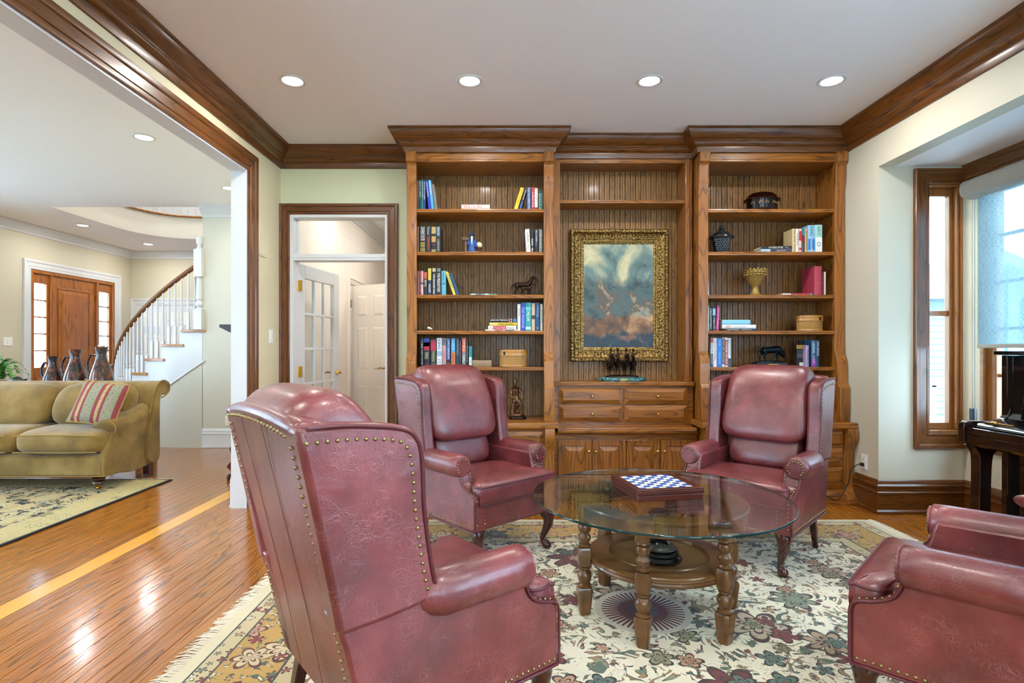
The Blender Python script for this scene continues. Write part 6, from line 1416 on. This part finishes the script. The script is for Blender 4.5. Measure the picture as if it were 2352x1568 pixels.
part('cheek', MB().prism([(xf-.01, .66), (xf-.01, .76), (xf+.05, .778), (xm_, .80), (xm_, .64)], 'y', py0, py0+.045), PNO, t, 40, .006)
part('fallboard', MB().prism([(xf+.035, .745), (xf+.06, .765), (xm_-.03, .790), (xm_, .83), (xm_, .745)], 'y', py0+.045, py1-.046), PNK, t, 40, .004)
part('fallboard_hinge', MB().tube([(xf+.075, py1-.10, .775), (xf+.085, py1-.28, .777)], .006, 8).ball((xf+.08, py1-.16, .779), (.016, .022, .010), 8, 6), BRASS, t, 60)
part('music_desk', MB().prism([(xm_-.04, .80), (xm_-.025, .795), (xm_+.02, 1.165), (xm_+.005, 1.165)], 'y', py0+.16, py1-.15), PNK, t, None, .004)
part('upper_panel', MB().box(xm_, xm_+.02, py0+.04, py1-.04, .80, 1.175), PNK, t)
for ya in (py0, py1-.04): part('side', MB().box(xm_-.02, xb, ya, ya+.04, 0.02, 1.185), PNO, t, None, .004)
part('lid', MB().box(xm_-.055, xb+.01, py0-.02, py1+.02, 1.187, 1.212), PNK, t, None, .007)
part('back', MB().box(xb-.04, xb-.001, py0+.04, py1-.04, .03, 1.185), PNO, t)
part('lower_panel', MB().box(xm_+.02, xm_+.04, py0+.04, py1-.04, .10, .63), PNK, t)
part('bottom_rail', MB().box(xm_-.01, xb-.04, py0+.04, py1-.04, .02, .10), PNO, t, None, .005)
for ya in (py0+.005, py1-.075):
    pr = smoothpoly([(xf+.015, .63), (xf+.045, .60), (xf+.062, .54), (xf+.060, .30), (xf+.050, .12), (xf+.030, .055)], 4, False)
    pr2 = smoothpoly([(xf+.125, .055), (xf+.128, .12), (xf+.130, .30), (xf+.140, .54), (xf+.17, .60), (xf+.21, .63)], 4, False)
    part('leg', MB().prism(pr+pr2, 'y', ya, ya+.07), PNO, t, 40, .005)
    part('toe_block', MB().box(xf+.01, xm_+.03, ya-.004, ya+.074, .0, .055), PNO, t, None, .006)
part('lock', MB().lathe([(.008, 0), (.006, .004)], (0, 0, 0), 12).xf(Matrix.Translation((xm_-.026, py1-.24, .92)) @ Matrix.Rotation(-PI/2, 4, 'Y')), BRASS, t)
t = thing('piano_bench', 'low bench with reddish leather seat at the right picture edge', 'bench', (2.62, 2.3, 0))
part('seat', MB().cushion(smoothpoly([(1.95, .475), (1.95, .53), (2.3, .545), (2.66, .53), (2.66, .475), (2.3, .47)], 4), .155, 8, 12, 2.565), LEATHER, t, 60)
part('frame', MB().box(2.425, 2.715, 1.965, 2.645, .40, .475), PNO, t, None, .005)
for xx in (2.556, 2.672):
    for yy in (1.975, 2.60): part('leg', MB().box(xx, xx+.035, yy, yy+.035, 0, .40), PNO, t, None, .004)

# ================================================================ roller shade
def shade_mat():
    g = G('shade_fabric'); co = g.coord(); w = g.n('Mapping', None, Vector=co, Scale=(1, 14, 160)); nz = g.n('TexNoise', None, Vector=w.outputs[0], Scale=3.0, Detail=4.0, Roughness=.7)
    c = g.ramp(nz.outputs[0], [(.35, '#5f7478'), (.65, '#a4b4b6')]); tl = g.n('BsdfTranslucent', None, Color=c); df = g.n('BsdfDiffuse', None, Color=c); tr = g.n('BsdfTransparent', None, Color=(.8, .9, .95, 1))
    m1 = g.n('MixShader', None, _0=.5, _1=tl, _2=df); m2 = g.n('MixShader', None, _0=.42, _1=m1, _2=tr); g.t.links.new(m2.outputs[0], g.out.inputs[0]); return g.m
CAS_F = paint('shade_cassette', '#8f8c80', .8, .5, 300)
t = thing('roller_shade', 'pale fabric roller shade half drawn down the bay window', 'window shade', (3.36, 2.4, 2.3))
sy0, sy1 = 1.75, 3.985
part('cassette', MB().prism(smoothpoly([(3.399, 2.44), (3.32, 2.44), (3.262, 2.42), (3.245, 2.37), (3.262, 2.32), (3.32, 2.30), (3.399, 2.305)], 4, False), 'y', sy0, sy1+.03), CAS_F, t, 40, .003)
zbt = PZ(790, 3.96)
part('fabric', MB().box(3.338, 3.339, sy0+.02, sy1-.02, zbt, 2.31), shade_mat(), t)
part('hem_bar', MB().box(3.332, 3.345, sy0+.02, sy1-.02, zbt-.028, zbt), CAS_F, t, None, .004)
ch = MB()
for dy in (.0, .022): ch.tube([(3.33, sy1-.004+dy, 2.31), (3.33, sy1-.004+dy, .80)], .0022, 5)
part('bead_chain', ch, flat('#6a6a66', .4, .5), t, 60)
part('chain_weight', MB().box(3.318, 3.342, sy1-.012, sy1+.034, .70, .80), flat('#1d2a3a', .3), t, None, .005)

# ================================================================ black cable from the outlet to the bookcase
yo = 4.311; zo = PZ(1066, yo)
cb_ = [(XR-.012, yo, zo), (XR-.05, yo+.005, zo-.002), (XR-.085, yo+.03, zo-.05), (XR-.09, yo+.055, zo-.15), (2.64, 4.38, .12), (2.58, 4.362, .045), (2.50, 4.358, .07), (2.40, 4.362, .16), (2.335, 4.370, .27), (2.345, 4.369, .40), (2.37, 4.368, .52), (2.355, 4.366, .60), (2.335, 4.360, .638), (2.30, 4.372, .653), (2.25, 4.45, .648)]
solo('power_cable', MB().tube(smoothpoly(cb_, 6, False), .004, 6).box(XR-.03, XR-.009, yo-.011, yo+.011, zo-.012, zo+.012), flat('#17171a', .45), 'thin black cable running from the wall outlet up to the bookcase counter', 'cable', None, 60)

# ================================================================ outside
GND = plain('bounce_ground', '#d9dcd8', .9)  # ground made pale to bounce skylight up onto the ceilings
struct('exterior_ground', MB().box(3.6, 60, -30, 60, -.6, -.55), GND)
struct('exterior_ground_front', MB().box(-60, -7.1, -30, 60, -.3, -.25), GND)
SID = plain('house_siding', '#66757e', .7); HW = plain('house_window', '#3a6080', .15); HWT = plain('house_trim', '#8a979e', .6)
hx, hy = 9.0, 15.0
t = thing('exterior_house', 'pale neighbouring house seen through the bay windows', 'house', (13, hy, -.55))
part('wall', MB().box(hx, 22, hy, hy+6, -.55, 2.6), SID, t)
for k in range(18): part('siding_board', MB().prism([(hy, -.5+k*.17), (hy-.03, -.5+k*.17), (hy-.005, -.5+(k+1)*.17), (hy, -.5+(k+1)*.17)], 'x', hx, 22), SID, t)
part('roof', MB().prism([(hy-.5, 2.55), (hy+3, 4.0), (hy+6.5, 2.55)], 'x', hx-.5, 22.5), plain('house_roof', '#5c666c', .8), t)
for k in range(6):
    xa = hx+1.0+k*2.1; f = part('window', MB().box(xa, xa+1.1, hy-.08, hy-.03, .6, 2.1), HWT, t); part('glass', MB().box(xa+.08, xa+.51, hy-.10, hy-.08, .68, 2.02).box(xa+.59, xa+1.02, hy-.10, hy-.08, .68, 2.02), HW, f)
t = thing('exterior_fence', 'white slatted deck railing outside the bay windows', 'railing', (9, 10, -.55))
for z in (-.35, .55): part('rail', MB().box(5.5, 16, 10.0, 10.06, z, z+.09), HWT, t)
for k in range(42): part('slat', MB().box(5.6+k*.25, 5.68+k*.25, 10.0, 10.04, -.3, .58), HWT, t)
for xx in (5.4, 8.2, 11.0): part('post', MB().box(xx, xx+.14, 9.96, 10.1, -.55, .8), HWT, t)
t = thing('porch', 'white porch posts with blue shutters outside the long window', 'porch', (5.8, 6, -.55))
for xx, yy in ((5.0, 6.2), (5.9, 6.9), (6.8, 7.6)): part('post', MB().box(xx, xx+.16, yy, yy+.16, -.55, 2.4), HWT, t)
part('shutter', MB().box(5.35, 5.55, 6.55, 6.6, -.55, 1.5), plain('blue_shutter', '#1f5a88', .6), t); part('shutter', MB().box(6.35, 6.5, 7.25, 7.3, -.55, 2.2), bpy.data.materials['blue_shutter'], t)
part('beam', MB().prism([(4.9, 6.1), (5.1, 6.1), (7.2, 7.7), (7.0, 7.8)], 'z', 2.3, 2.45), HWT, t)
t = thing('porch_column', 'white porch column outside the entrance sidelights', 'column', (-8.2, 8.6, -.25))
for yy in (8.75, 10.85): part('shaft', MB().box(-8.6, -8.2, yy, yy+.4, -.25, 3.2), plain('porch_blue', '#54788c', .6), t)
